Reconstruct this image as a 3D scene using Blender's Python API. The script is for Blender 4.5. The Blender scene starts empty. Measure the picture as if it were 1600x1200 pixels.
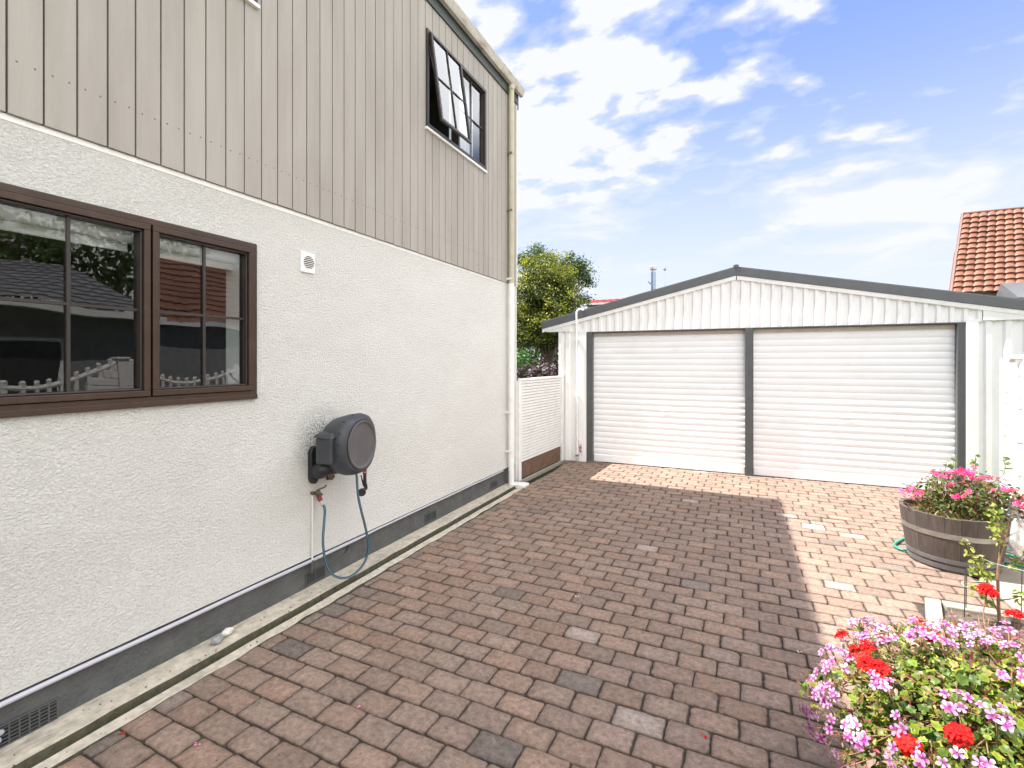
import bpy, math, random
import numpy as np
from mathutils import Vector, Matrix, noise as mnoise
random.seed(11); rng = np.random.default_rng(11)
sc = bpy.context.scene
col = sc.collection
PI = math.pi

# ------------------------------------------------------------------ materials
def new_mat(name):
    m = bpy.data.materials.new(name); m.use_nodes = True
    nt = m.node_tree; nt.nodes.clear()
    out = nt.nodes.new('ShaderNodeOutputMaterial')
    return m, nt, out
def N(nt, t, **kw):
    n = nt.nodes.new(t)
    for k, v in kw.items():
        if k == 'inp':
            for a, b in v.items(): n.inputs[a].default_value = b
        else: setattr(n, k, v)
    return n
def L(nt, a, b): nt.links.new(a, b)
def rgba(c): return (c[0], c[1], c[2], 1.0)
def ramp(nt, src, stops):
    r = N(nt, 'ShaderNodeValToRGB')
    el = r.color_ramp.elements
    while len(el) < len(stops): el.new(0.5)
    for e, (p, c) in zip(el, stops):
        e.position = p; e.color = rgba(c) if hasattr(c, '__len__') else (c, c, c, 1)
    L(nt, src, r.inputs['Fac']); return r
def coords(nt, scale=(1,1,1), rot=(0,0,0)):
    tc = N(nt, 'ShaderNodeTexCoord'); mp = N(nt, 'ShaderNodeMapping')
    mp.inputs['Scale'].default_value = scale; mp.inputs['Rotation'].default_value = rot
    L(nt, tc.outputs['Object'], mp.inputs['Vector']); return mp.outputs['Vector']
def noise_t(nt, vec, scale, detail=4, rough=0.55, dist=0.0):
    n = N(nt, 'ShaderNodeTexNoise'); n.inputs['Scale'].default_value = scale
    n.inputs['Detail'].default_value = detail; n.inputs['Roughness'].default_value = rough
    n.inputs['Distortion'].default_value = dist
    L(nt, vec, n.inputs['Vector']); return n.outputs['Fac']
def mixc(nt, fac, a, b, mode='MIX'):
    m = N(nt, 'ShaderNodeMix', data_type='RGBA', blend_type=mode)
    for s, v in ((0, fac), (6, a), (7, b)):
        if hasattr(v, 'is_output'): L(nt, v, m.inputs[s])
        elif s == 0: m.inputs[0].default_value = v
        else: m.inputs[s].default_value = rgba(v)
    return m.outputs[2]
def bump(nt, h, dist, strength=1.0, normal=None):
    b = N(nt, 'ShaderNodeBump'); b.inputs['Distance'].default_value = dist; b.inputs['Strength'].default_value = strength
    L(nt, h, b.inputs['Height'])
    if normal is not None: L(nt, normal, b.inputs['Normal'])
    return b.outputs['Normal']
def prin(nt, out, color=None, rough=0.6, metal=0.0, normal=None, spec=0.5, coat=0.0):
    p = N(nt, 'ShaderNodeBsdfPrincipled')
    if color is not None:
        if hasattr(color, 'is_output'): L(nt, color, p.inputs['Base Color'])
        else: p.inputs['Base Color'].default_value = rgba(color)
    if hasattr(rough, 'is_output'): L(nt, rough, p.inputs['Roughness'])
    else: p.inputs['Roughness'].default_value = rough
    p.inputs['Metallic'].default_value = metal
    p.inputs['Specular IOR Level'].default_value = spec
    p.inputs['Coat Weight'].default_value = coat
    if normal is not None: L(nt, normal, p.inputs['Normal'])
    L(nt, p.outputs[0], out.inputs['Surface']); return p
def simple(name, c, rough=0.6, metal=0.0, var=0.12, scale=9, bmp=0.0, bscale=120, spec=0.5, dirt=None, dscale=(3,3,3), coat=0.0):
    m, nt, out = new_mat(name)
    v = coords(nt)
    n = noise_t(nt, v, scale, 5, 0.6)
    a = tuple(x*(1-var) for x in c); b = tuple(min(1, x*(1+var)) for x in c)
    r = ramp(nt, n, [(0.3, a), (0.7, b)]); cc = r.outputs[0]
    if dirt:
        n2 = noise_t(nt, coords(nt, dscale), 2.2, 8, 0.7, 0.4)
        f = ramp(nt, n2, [(0.52, 0.0), (0.78, dirt[1])]).outputs[0]
        cc = mixc(nt, f, cc, dirt[0])
    nrm = None
    if bmp: nrm = bump(nt, noise_t(nt, v, bscale, 4, 0.6), bmp)
    prin(nt, out, cc, rough, metal, nrm, spec, coat)
    return m
M = {}
WX = -2.72
# stipple plaster
m, nt, out = new_mat('stipple_plaster')
v = coords(nt, (1, 1, 1.25))
n1 = noise_t(nt, v, 84, 5, 0.66, 0.25)
n2 = noise_t(nt, v, 260, 3, 0.6)
r1 = ramp(nt, n1, [(0.32, 0.0), (0.52, 0.60), (0.70, 1.0)])
h = N(nt, 'ShaderNodeMath', operation='MULTIPLY_ADD'); L(nt, n2, h.inputs[0]); h.inputs[1].default_value = 0.28; L(nt, r1.outputs[0], h.inputs[2])
big = noise_t(nt, coords(nt, (1, 0.7, 1.6)), 1.1, 6, 0.62, 0.3)
base = ramp(nt, big, [(0.3, (0.77, 0.755, 0.71)), (0.7, (0.86, 0.848, 0.81))]).outputs[0]
# low points of the stipple painted darker as pit shade and grime, in patches
pit = ramp(nt, n1, [(0.30, 1.0), (0.43, 0.0)]).outputs[0]
pch = ramp(nt, noise_t(nt, coords(nt), 2.3, 5, 0.7), [(0.42, 0.08), (0.74, 0.62)]).outputs[0]
pm = N(nt, 'ShaderNodeMath', operation='MULTIPLY'); L(nt, pit, pm.inputs[0]); L(nt, pch, pm.inputs[1])
c1 = mixc(nt, pm.outputs[0], base, (0.40, 0.385, 0.35))
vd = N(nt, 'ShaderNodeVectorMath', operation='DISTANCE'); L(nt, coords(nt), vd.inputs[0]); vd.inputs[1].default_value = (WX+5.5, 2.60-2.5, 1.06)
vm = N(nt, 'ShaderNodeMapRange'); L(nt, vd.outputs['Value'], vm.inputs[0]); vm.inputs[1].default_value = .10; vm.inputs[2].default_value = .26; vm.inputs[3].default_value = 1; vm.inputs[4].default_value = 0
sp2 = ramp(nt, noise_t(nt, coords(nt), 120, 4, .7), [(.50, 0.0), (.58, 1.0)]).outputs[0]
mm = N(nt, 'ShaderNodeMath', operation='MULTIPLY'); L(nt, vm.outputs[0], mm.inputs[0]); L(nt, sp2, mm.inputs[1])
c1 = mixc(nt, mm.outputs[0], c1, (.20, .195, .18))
prin(nt, out, c1, 0.9, 0, bump(nt, h.outputs[0], 0.0088, 1.0), 0.25)
M['plaster'] = m
M['plinth'] = simple('plinth_paint', (0.084, 0.087, 0.086), 0.75, var=0.2, bmp=0.012, bscale=60, dirt=((0.17, 0.155, 0.13), 0.7))
M['vent_dark'] = simple('vent_dark_paint', (0.075, 0.078, 0.078), 0.6, bmp=0.001)
M['black'] = simple('cavity_black', (0.012, 0.012, 0.012), 0.9)
# cladding: painted rough sawn boards, with faint vertical streaks
m, nt, out = new_mat('cladding_paint')
v = coords(nt, (1, 9, 0.55))
g1 = noise_t(nt, v, 16, 8, 0.68, 0.6)
v2 = coords(nt, (1, 1, 0.14)); s1 = noise_t(nt, v2, 6.5, 5, 0.6)
cb = ramp(nt, s1, [(0.28, (0.315, 0.290, 0.258)), (0.5, (0.358, 0.332, 0.300)), (0.75, (0.395, 0.370, 0.340))]).outputs[0]
g2 = noise_t(nt, coords(nt, (1, 7, 0.35)), 34, 7, 0.75, 1.2)
st = ramp(nt, g2, [(0.60, 0.0), (0.80, 0.55)]).outputs[0]
at = N(nt, 'ShaderNodeAttribute', attribute_name='Col')
cb = mixc(nt, 1.0, cb, at.outputs['Color'], 'MULTIPLY')
sx_ = N(nt, 'ShaderNodeSeparateXYZ'); tcw = N(nt, 'ShaderNodeTexCoord'); L(nt, tcw.outputs['Object'], sx_.inputs[0])
low = N(nt, 'ShaderNodeMapRange'); L(nt, sx_.outputs['Z'], low.inputs[0]); low.inputs[1].default_value = 2.62; low.inputs[2].default_value = 2.86; low.inputs[3].default_value = 1.0; low.inputs[4].default_value = 0.25
sm = N(nt, 'ShaderNodeMath', operation='MULTIPLY'); L(nt, st, sm.inputs[0]); L(nt, low.outputs[0], sm.inputs[1])
cb = mixc(nt, sm.outputs[0], cb, (0.20, 0.185, 0.155))
prin(nt, out, cb, 0.75, 0, bump(nt, g1, 0.0025, 0.7), 0.3)
M['cladding'] = m
M['groove'] = simple('board_joint', (0.17, 0.15, 0.11), 0.85)
M['pipe_paint'] = simple('wall_coloured_pipe_paint', (0.66, 0.645, 0.60), 0.8)
M['slat_gap'] = simple('slat_gap', (0.07, 0.066, 0.056), 0.9)
M['nail'] = simple('nail_heads', (0.16, 0.15, 0.13), 0.7)
M['white'] = simple('white_paint', (0.80, 0.79, 0.765), 0.55, var=0.05, dirt=((0.50, 0.46, 0.38), 0.45), bmp=0.0006)
M['white_pvc'] = simple('white_pvc', (0.44, 0.44, 0.49), 0.4, var=0.05, dirt=((0.45, 0.43, 0.40), 0.4))
M['cream_pipe'] = simple('cream_pipe', (0.46, 0.425, 0.31), 0.5, var=0.1, dirt=((0.30, 0.25, 0.16), 0.6), dscale=(4, 4, 0.8))
M['fascia'] = simple('dark_green_fascia', (0.026, 0.036, 0.030), 0.55, var=0.12)
M['gutter'] = simple('weathered_white_gutter', (0.52, 0.49, 0.43), 0.6, var=0.12, dirt=((0.17, 0.12, 0.07), 1.0), dscale=(5, 2.4, 5))
M['brown'] = simple('brown_aluminium', (0.042, 0.022, 0.012), 0.42, 0.15, var=0.18, scale=5, dirt=((0.09, 0.065, 0.05), 0.35), spec=0.5)
M['darkbrown'] = simple('dark_brown_aluminium', (0.035, 0.027, 0.024), 0.45, 0.2)
M['blind'] = simple('roller_blind', (0.85, 0.85, 0.83), 0.7, var=0.03)
M['curtain'] = simple('sheer_curtain', (0.80, 0.82, 0.86), 0.8, var=0.04)
M['room'] = simple('room_wall', (0.24, 0.23, 0.22), 0.9)
M['grey_trim'] = simple('charcoal_steel', (0.095, 0.10, 0.102), 0.5, 0.0, var=0.1, dirt=((0.15, 0.15, 0.14), 0.4), bmp=0.0005)
M['roofsteel'] = simple('charcoal_roof', (0.085, 0.09, 0.095), 0.45, 0.0, var=0.1)
M['steel_white'] = simple('white_steel_sheet', (0.83, 0.825, 0.81), 0.42, var=0.04, scale=3, dirt=((0.56, 0.52, 0.45), 0.4), dscale=(3, 3, 0.8))
M['door_white'] = simple('roller_door_white', (0.84, 0.84, 0.845), 0.55, var=0.03, scale=2.5, dirt=((0.66, 0.60, 0.50), 0.28), dscale=(1.2, 1, 2.2))
M['timber'] = simple('brown_timber', (0.15, 0.085, 0.055), 0.8, var=0.25, scale=14)
M['greytimber'] = simple('grey_timber', (0.19, 0.16, 0.13), 0.85, var=0.25, scale=20)
M['reel'] = simple('charcoal_plastic', (0.034, 0.037, 0.044), 0.5, var=0.25, scale=6, dirt=((0.07, 0.075, 0.088), 0.7), bmp=0.0004)
M['reel_disc'] = simple('grey_plastic', (0.078, 0.074, 0.077), 0.40, var=0.12, scale=7, dirt=((0.11, 0.105, 0.085), 0.45))
M['reel_dark'] = simple('black_plastic', (0.015, 0.016, 0.018), 0.5, var=0.1)
M['hose'] = simple('blue_hose', (0.010, 0.042, 0.070), 0.32, var=0.12, scale=20)
M['hose_line'] = simple('pale_hose_stripe', (0.09, 0.19, 0.26), 0.4)
M['greenhose'] = simple('green_hose', (0.02, 0.30, 0.21), 0.4)
M['red'] = simple('red_plastic', (0.22, 0.018, 0.015), 0.45)
M['brass'] = simple('old_brass', (0.15, 0.12, 0.085), 0.5, 0.6, var=0.3, scale=60)
M['stone_grey'] = simple('grey_stone', (0.24, 0.25, 0.26), 0.9, var=0.4, scale=60, bmp=0.003, bscale=60)
M['stone_white'] = simple('white_stone', (0.60, 0.57, 0.52), 0.9, var=0.15, scale=40, bmp=0.003, bscale=50)
M['conc'] = simple('concrete', (0.50, 0.45, 0.365), 0.9, var=0.25, scale=22, dirt=((0.17, 0.155, 0.11), 0.9), dscale=(7, 2.2, 7), bmp=0.002, bscale=120)
M['conc_pale'] = simple('pale_concrete', (0.31, 0.28, 0.235), 0.9, var=0.12, scale=11, dirt=((0.33, 0.30, 0.25), 0.5), bmp=0.0015, bscale=110)
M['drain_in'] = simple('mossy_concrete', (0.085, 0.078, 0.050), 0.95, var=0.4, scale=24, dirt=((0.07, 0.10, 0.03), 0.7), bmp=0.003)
M['joint'] = simple('joint_soil', (0.060, 0.047, 0.036), 0.95, var=0.45, scale=40, dirt=((0.05, 0.065, 0.025), 0.5), bmp=0.004, bscale=160)
M['soil'] = simple('garden_soil', (0.115, 0.085, 0.06), 0.95, var=0.6, scale=90, bmp=0.01, bscale=70)
M['straw'] = simple('dry_straw', (0.42, 0.33, 0.17), 0.85, var=0.3)
M['hoop'] = simple('galvanised_hoop', (0.32, 0.30, 0.27), 0.5, 0.6, var=0.25, scale=12, dirt=((0.22, 0.13, 0.08), 0.8))
M['hoop_low'] = simple('dull_hoop', (0.20, 0.20, 0.21), 0.55, 0.5, var=0.2, dirt=((0.34, 0.34, 0.36), 0.6))
m, nt, out = new_mat('barrel_stave')
v = coords(nt, (6, 6, 0.7)); g = noise_t(nt, v, 7, 6, 0.65, 0.5)
at = N(nt, 'ShaderNodeAttribute', attribute_name='Col')
c = ramp(nt, g, [(0.25, (0.088, 0.070, 0.060)), (0.55, (0.140, 0.113, 0.099)), (0.8, (0.205, 0.172, 0.152))]).outputs[0]
c = mixc(nt, 1.0, c, at.outputs['Color'], 'MULTIPLY')
prin(nt, out, c, 0.75, 0, bump(nt, g, 0.002), 0.3); M['stave'] = m
# pavers: colour per paver from the mesh, mottled
m, nt, out = new_mat('clay_pavers')
at = N(nt, 'ShaderNodeAttribute', attribute_name='Col')
v = coords(nt)
n1 = noise_t(nt, v, 34, 8, 0.72, 0.2)
mo = ramp(nt, n1, [(0.28, 0.50), (0.5, 0.97), (0.72, 1.42)]).outputs[0]
c = mixc(nt, 1.0, at.outputs['Color'], mo, 'MULTIPLY')
n3 = noise_t(nt, v, 8.5, 6, 0.72, 0.3)
c = mixc(nt, ramp(nt, n3, [(0.54, 0.0), (0.76, 0.50)]).outputs[0], c, (0.085, 0.070, 0.060))
n4 = noise_t(nt, v, 11, 7, 0.75, 0.3)
c = mixc(nt, ramp(nt, n4, [(0.58, 0.0), (0.78, 0.50)]).outputs[0], c, (0.42, 0.36, 0.31))
n2 = noise_t(nt, v, 260, 4, 0.7)
spk = ramp(nt, n2, [(0.32, 0.55), (0.45, 0.97), (0.62, 1.03), (0.72, 1.45)]).outputs[0]
c = mixc(nt, 1.0, c, spk, 'MULTIPLY')
hh = N(nt, 'ShaderNodeMath', operation='MULTIPLY_ADD'); L(nt, n2, hh.inputs[0]); hh.inputs[1].default_value = 0.35; L(nt, n1, hh.inputs[2])
prin(nt, out, c, 0.86, 0, bump(nt, hh.outputs[0], 0.0032), 0.3)
M['paver'] = m
def leafmat(name, rough=0.45, trans=0.35, spec=0.4):
    m, nt, out = new_mat(name)
    at = N(nt, 'ShaderNodeAttribute', attribute_name='Col')
    p = N(nt, 'ShaderNodeBsdfPrincipled'); p.inputs['Roughness'].default_value = rough; p.inputs['Specular IOR Level'].default_value = spec
    L(nt, at.outputs['Color'], p.inputs['Base Color'])
    t = N(nt, 'ShaderNodeBsdfTranslucent')
    cc = mixc(nt, 1.0, at.outputs['Color'], (1.25, 1.25, 0.75), 'MULTIPLY'); L(nt, cc, t.inputs['Color'])
    x = N(nt, 'ShaderNodeMixShader'); x.inputs[0].default_value = trans
    L(nt, p.outputs[0], x.inputs[1]); L(nt, t.outputs[0], x.inputs[2]); L(nt, x.outputs[0], out.inputs['Surface'])
    return m
M['leaf'] = leafmat('leaves'); M['petal'] = leafmat('petals', 0.6, 0.30, 0.2)
M['bark'] = simple('bark', (0.13, 0.095, 0.07), 0.9, var=0.35, scale=30, bmp=0.004, bscale=40)
M['stem'] = simple('green_brown_stem', (0.20, 0.17, 0.08), 0.7, var=0.3, scale=40)
M['twig'] = simple('reddish_twig', (0.26, 0.14, 0.08), 0.7, var=0.3, scale=40)
M['wire'] = simple('dark_wire', (0.08, 0.075, 0.07), 0.5, 0.5)
M['twine'] = simple('pale_twine', (0.45, 0.55, 0.50), 0.8)
M['tile'] = simple('orange_roof_tile', (0.215, 0.088, 0.050), 0.5, var=0.3, scale=1.3, spec=0.5, dirt=((0.30, 0.19, 0.14), 0.6), dscale=(1, 1, 1))
M['barge_red'] = simple('brown_red_barge', (0.17, 0.065, 0.045), 0.5)
M['roof_red'] = simple('dark_red_roof', (0.26, 0.05, 0.035), 0.6)
M['cream_wall'] = simple('cream_wall', (0.62, 0.54, 0.43), 0.8)
M['lead'] = simple('grey_sheet_metal', (0.16, 0.17, 0.18), 0.5, 0.5)
M['galv'] = simple('galvanised_sheet', (0.55, 0.56, 0.57), 0.4, 0.6)
M['fluesteel'] = simple('flue_steel', (0.25, 0.32, 0.40), 0.3, 0.8)
M['charcoal_wall'] = simple('charcoal_weatherboard', (0.20, 0.20, 0.21), 0.7)
M['grass'] = simple('grass', (0.07, 0.10, 0.03), 0.95, var=0.4, scale=3, bmp=0.02, bscale=30)
M['fence_white'] = simple('white_precast', (0.78, 0.77, 0.74), 0.8, var=0.06, bmp=0.003, bscale=45, dirt=((0.5, 0.47, 0.4), 0.3))
M['sticker'] = simple('pale_pink_label', (0.72, 0.52, 0.55), 0.5, var=0.1, scale=40)
M['sticker_white'] = simple('white_label', (0.75, 0.72, 0.70), 0.5)
M['ink'] = simple('dark_red_ink', (0.12, 0.015, 0.03), 0.6)
M['ink_pink'] = simple('pink_ink', (0.62, 0.20, 0.28), 0.6)
M['headbrown'] = simple('door_curtain_roll', (0.42, 0.37, 0.31), 0.6)
m, nt, out = new_mat('window_glass')
fr = N(nt, 'ShaderNodeFresnel'); fr.inputs['IOR'].default_value = 1.5
ge = N(nt, 'ShaderNodeNewGeometry')
inv = N(nt, 'ShaderNodeMath', operation='SUBTRACT'); inv.inputs[0].default_value = 1.9; 
k = N(nt, 'ShaderNodeMath', operation='MULTIPLY'); L(nt, ge.outputs['Backfacing'], k.inputs[0]); k.inputs[1].default_value = 1.9
L(nt, k.outputs[0], inv.inputs[1])
f2 = N(nt, 'ShaderNodeMath', operation='MULTIPLY', use_clamp=True); L(nt, fr.outputs[0], f2.inputs[0]); L(nt, inv.outputs[0], f2.inputs[1])
tr = N(nt, 'ShaderNodeBsdfTransparent'); tr.inputs[0].default_value = (0.86, 0.88, 0.88, 1)
gl = N(nt, 'ShaderNodeBsdfGlossy'); gl.inputs['Roughness'].default_value = 0.0
wv = noise_t(nt, coords(nt), 3.0, 1, 0.4); L(nt, bump(nt, wv, 0.004, 0.5), gl.inputs['Normal'])
x = N(nt, 'ShaderNodeMixShader'); L(nt, f2.outputs[0], x.inputs[0]); L(nt, tr.outputs[0], x.inputs[1]); L(nt, gl.outputs[0], x.inputs[2])
L(nt, x.outputs[0], out.inputs['Surface']); M['glass'] = m
m, nt, out = new_mat('clear_plastic_film')
tr = N(nt, 'ShaderNodeBsdfTransparent'); tr.inputs[0].default_value = (0.93, 0.93, 0.93, 1)
p = N(nt, 'ShaderNodeBsdfPrincipled'); p.inputs['Base Color'].default_value = (0.85, 0.85, 0.86, 1); p.inputs['Roughness'].default_value = 0.2
x = N(nt, 'ShaderNodeMixShader')
fn = ramp(nt, noise_t(nt, coords(nt), 14, 6, 0.7, 1.0), [(0.35, 0.25), (0.65, 0.8)]); L(nt, fn.outputs[0], x.inputs[0])
L(nt, tr.outputs[0], x.inputs[1]); L(nt, p.outputs[0], x.inputs[2]); L(nt, x.outputs[0], out.inputs['Surface']); M['film'] = m

# ------------------------------------------------------------------ mesh helpers
class MB:
    def __init__(s): s.v = []; s.f = []; s.mi = []; s.c = []; s.mats = []
    def m(s, mat):
        if mat not in s.mats: s.mats.append(mat)
        return s.mats.index(mat)
    def add(s, vs, fs, mat, c=(1, 1, 1)):
        k = len(s.v); i = s.m(mat)
        s.v.extend([tuple(p) for p in vs])
        for f in fs: s.f.append(tuple(k + a for a in f)); s.mi.append(i)
        if c is not None and len(vs) and hasattr(c, '__len__') and len(c) == len(vs) and hasattr(c[0], '__len__'): s.c.extend(c)
        else: s.c.extend([c]*len(vs))
    def box(s, x0, x1, y0, y1, z0, z1, mat, c=(1, 1, 1)):
        vs = [(x, y, z) for x in (x0, x1) for y in (y0, y1) for z in (z0, z1)]
        s.add(vs, [(0,1,3,2), (4,6,7,5), (0,4,5,1), (2,3,7,6), (0,2,6,4), (1,5,7,3)], mat, c)
    def prism(s, poly, a0, a1, axis, mat, c=(1, 1, 1)):
        # poly of 2D points, extruded along axis ('x': pts are (y,z); 'y': (x,z); 'z': (x,y))
        def P(p, a): return {'x': (a, p[0], p[1]), 'y': (p[0], a, p[1]), 'z': (p[0], p[1], a)}[axis]
        n = len(poly); vs = [P(p, a0) for p in poly] + [P(p, a1) for p in poly]
        fs = [tuple(range(n)), tuple(range(2*n-1, n-1, -1))] + [(i, (i+1) % n, n+(i+1) % n, n+i) for i in range(n)]
        s.add(vs, fs, mat, c)
    def tube(s, path, r, mat, n=10, caps=True, c=(1, 1, 1)):
        path = [Vector(p) for p in path]; rs = r if hasattr(r, '__len__') else [r]*len(path)
        vs = []; up = None
        for i, p in enumerate(path):
            t = (path[min(i+1, len(path)-1)] - path[max(i-1, 0)]).normalized()
            if up is None: up = Vector((0, 0, 1)) if abs(t.z) < .9 else Vector((1, 0, 0))
            a = t.cross(up).normalized(); b = a.cross(t).normalized(); up = b
            for k in range(n):
                w = 2*PI*k/n; vs.append(p + rs[i]*(math.cos(w)*a + math.sin(w)*b))
        fs = [(i*n+k, i*n+(k+1) % n, (i+1)*n+(k+1) % n, (i+1)*n+k) for i in range(len(path)-1) for k in range(n)]
        if caps: fs += [tuple(range(n-1, -1, -1)), tuple((len(path)-1)*n+k for k in range(n))]
        s.add(vs, fs, mat, c)
    def lathe(s, prof, o, mat, n=32, axis=Vector((0, 0, 1)), c=(1, 1, 1)):
        axis = Vector(axis).normalized(); t = Vector((1, 0, 0)) if abs(axis.x) < .8 else Vector((0, 1, 0))
        a = axis.cross(t).normalized(); b = axis.cross(a); o = Vector(o); vs = []
        for (r, h) in prof:
            for k in range(n):
                w = 2*PI*k/n; vs.append(o + axis*h + r*(math.cos(w)*a + math.sin(w)*b))
        m_ = len(prof)
        fs = [(i*n+k, (i+1)*n+k, (i+1)*n+(k+1) % n, i*n+(k+1) % n) for i in range(m_-1) for k in range(n)]
        fs += [tuple(range(n-1, -1, -1)), tuple((m_-1)*n+k for k in range(n))]
        s.add(vs, fs, mat, c)
    def build(s, name, parent=None, smooth=False, bevel=0.0, recalc=True, seg=2):
        me = bpy.data.meshes.new(name); o0 = origin(parent)
        vs = np.array(s.v, dtype=np.float64) - np.array(o0)
        me.from_pydata(vs.tolist(), [], s.f)
        for m_ in s.mats: me.materials.append(m_)
        me.polygons.foreach_set('material_index', s.mi)
        ca = me.color_attributes.new('Col', 'FLOAT_COLOR', 'POINT')
        arr = np.ones((len(s.v), 4), dtype=np.float32); arr[:, :3] = np.array(s.c, dtype=np.float32).reshape(-1, 3)
        ca.data.foreach_set('color', arr.ravel())
        if smooth: me.polygons.foreach_set('use_smooth', [True]*len(me.polygons))
        if recalc:
            import bmesh
            bm = bmesh.new(); bm.from_mesh(me); bmesh.ops.recalc_face_normals(bm, faces=bm.faces); bm.to_mesh(me); bm.free()
        me.update()
        ob = bpy.data.objects.new(name, me); col.objects.link(ob)
        if parent: ob.parent = parent
        if smooth == 'auto':
            me.set_sharp_from_angle(angle=math.radians(35))
        if bevel:
            b = ob.modifiers.new('bevel', 'BEVEL'); b.width = bevel; b.segments = seg; b.limit_method = 'ANGLE'; b.angle_limit = math.radians(40)
        return ob
def origin(o):
    v = Vector((0, 0, 0))
    while o is not None: v = v + Vector(o.location); o = o.parent
    return tuple(v)
def thing(name, label, cat, loc, group=None):
    o = bpy.data.objects.new(name, None); col.objects.link(o); o.location = loc; o.empty_display_size = 0.2
    o['label'] = label; o['category'] = cat
    if group: o['group'] = group
    return o
def tag(o, label, cat, group=None):
    o['label'] = label; o['category'] = cat
    if group: o['group'] = group
    return o
def kind(o, k='structure'): o['kind'] = k; return o
def smoothpath(pts, n=8):
    P = [Vector(p) for p in pts]; P = [P[0]*2-P[1]] + P + [P[-1]*2-P[-2]]; out_ = []
    for i in range(1, len(P)-2):
        for k in range(n):
            t = k/n; a, b, c_, d = P[i-1], P[i], P[i+1], P[i+2]
            out_.append(0.5*((2*b)+(c_-a)*t+(2*a-5*b+4*c_-d)*t*t+(3*b-a-3*c_+d)*t**3))
    out_.append(P[-2]); return out_

# leaves in bulk -----------------------------------------------------------
def rot_basis(nrm, spin):
    nrm = nrm/np.linalg.norm(nrm, axis=1, keepdims=True)
    t = np.where(np.abs(nrm[:, 2:3]) < 0.9, np.array([[0, 0, 1.0]]), np.array([[1.0, 0, 0]]))
    a = np.cross(nrm, t); a /= np.linalg.norm(a, axis=1, keepdims=True); b = np.cross(nrm, a)
    cs, sn = np.cos(spin)[:, None], np.sin(spin)[:, None]
    return a*cs+b*sn, -a*sn+b*cs, nrm
def scatter_mesh(name, template, tfaces, pos, nrm, size, cols, mat, parent=None, tcol=None, spin=None):
    T = np.array(template, float); n, k = len(pos), len(T)
    sp = rng.uniform(0, 2*PI, n) if spin is None else spin
    a, b, c = rot_basis(nrm, sp)
    V = pos[:, None, :] + size[:, None, None]*(T[None, :, 0:1]*a[:, None, :] + T[None, :, 1:2]*b[:, None, :] + T[None, :, 2:3]*c[:, None, :])
    V = V.reshape(-1, 3) - np.array(origin(parent))
    F = []
    tf = np.array([list(f) for f in tfaces], dtype=object)
    me = bpy.data.meshes.new(name)
    lens = [len(f) for f in tfaces]; flat = np.array([i for f in tfaces for i in f])
    loops = (np.arange(n)[:, None]*k + flat[None, :]).ravel()
    starts1 = np.concatenate([[0], np.cumsum(lens)[:-1]])
    starts = (np.arange(n)[:, None]*len(flat) + starts1[None, :]).ravel()
    me.vertices.add(len(V)); me.vertices.foreach_set('co', V.ravel().astype(np.float32))
    me.loops.add(len(loops)); me.loops.foreach_set('vertex_index', loops.astype(np.int32))
    me.polygons.add(len(starts)); me.polygons.foreach_set('loop_start', starts.astype(np.int32))
    me.update(calc_edges=True)
    me.materials.append(mat)
    ca = me.color_attributes.new('Col', 'FLOAT_COLOR', 'POINT')
    C = np.ones((n, k, 4), np.float32)
    C[:, :, :3] = cols[:, None, :]
    if tcol is not None: C[:, :, :3] *= np.array(tcol, np.float32)[None]
    ca.data.foreach_set('color', C.ravel())
    me.polygons.foreach_set('use_smooth', [True]*len(me.polygons))
    me.validate()
    ob = bpy.data.objects.new(name, me); col.objects.link(ob)
    if parent: ob.parent = parent
    return ob
LEAF = ([(0, 0, 0), (.30, .35, .07), (.26, .72, .04), (0, 1.0, -.08), (-.26, .72, .04), (-.30, .35, .07), (0, .5, -.03)], [(0, 1, 6), (1, 2, 6), (2, 3, 6), (3, 4, 6), (4, 5, 6), (5, 0, 6)])
def round_leaf():
    vs = [(0, 0, 0)]; n = 14
    for i in range(n):
        w = -PI/2 + 2*PI*(i+.5)/n + 0; r = (1.0 if i % 2 else .80)*(.72 if i in (0, 13) else 1)
        vs.append((r*math.cos(w), r*math.sin(w)+.1, .30 if i % 4 == 1 else (.02 if i % 4 == 3 else .14)))
    return vs, [(0, 1+i, 1+(i+1) % n) for i in range(n)]
def petal5():
    vs = []; fs = []; tc = []
    for i in range(5):
        w = 2*PI*i/5 + PI/2; ca, sa = math.cos(w), math.sin(w)
        shape = [(0, 0.08, 0), (-.24, .42, .06), (-.30, .80, .10), (-.12, 1.0, .04), (.12, 1.0, .04), (.30, .80, .10), (.24, .42, .06)]
        k = len(vs)
        for (x_, y_, z_) in shape: vs.append((x_*ca - y_*sa, x_*sa + y_*ca, z_))
        fs.append(tuple(range(k, k+7)))
        up = i in (0, 1, 4)
        dk = (.62, .12, .50) if up else (.95, .7, .95)
        tc += [dk, dk if up else (1, 1, 1), (1, 1, 1), (1, 1, 1), (1, 1, 1), (1, 1, 1), dk if up else (1, 1, 1)]
    return vs, fs, tc
def colpick(n, cols, jitv=.15):
    cols = np.array(cols); i = rng.integers(0, len(cols), n); return np.clip(cols[i]*rng.uniform(1-jitv, 1+jitv, (n, 1)), 0, 1)
def unit(a): return a/np.linalg.norm(a, axis=1, keepdims=True)

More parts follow.
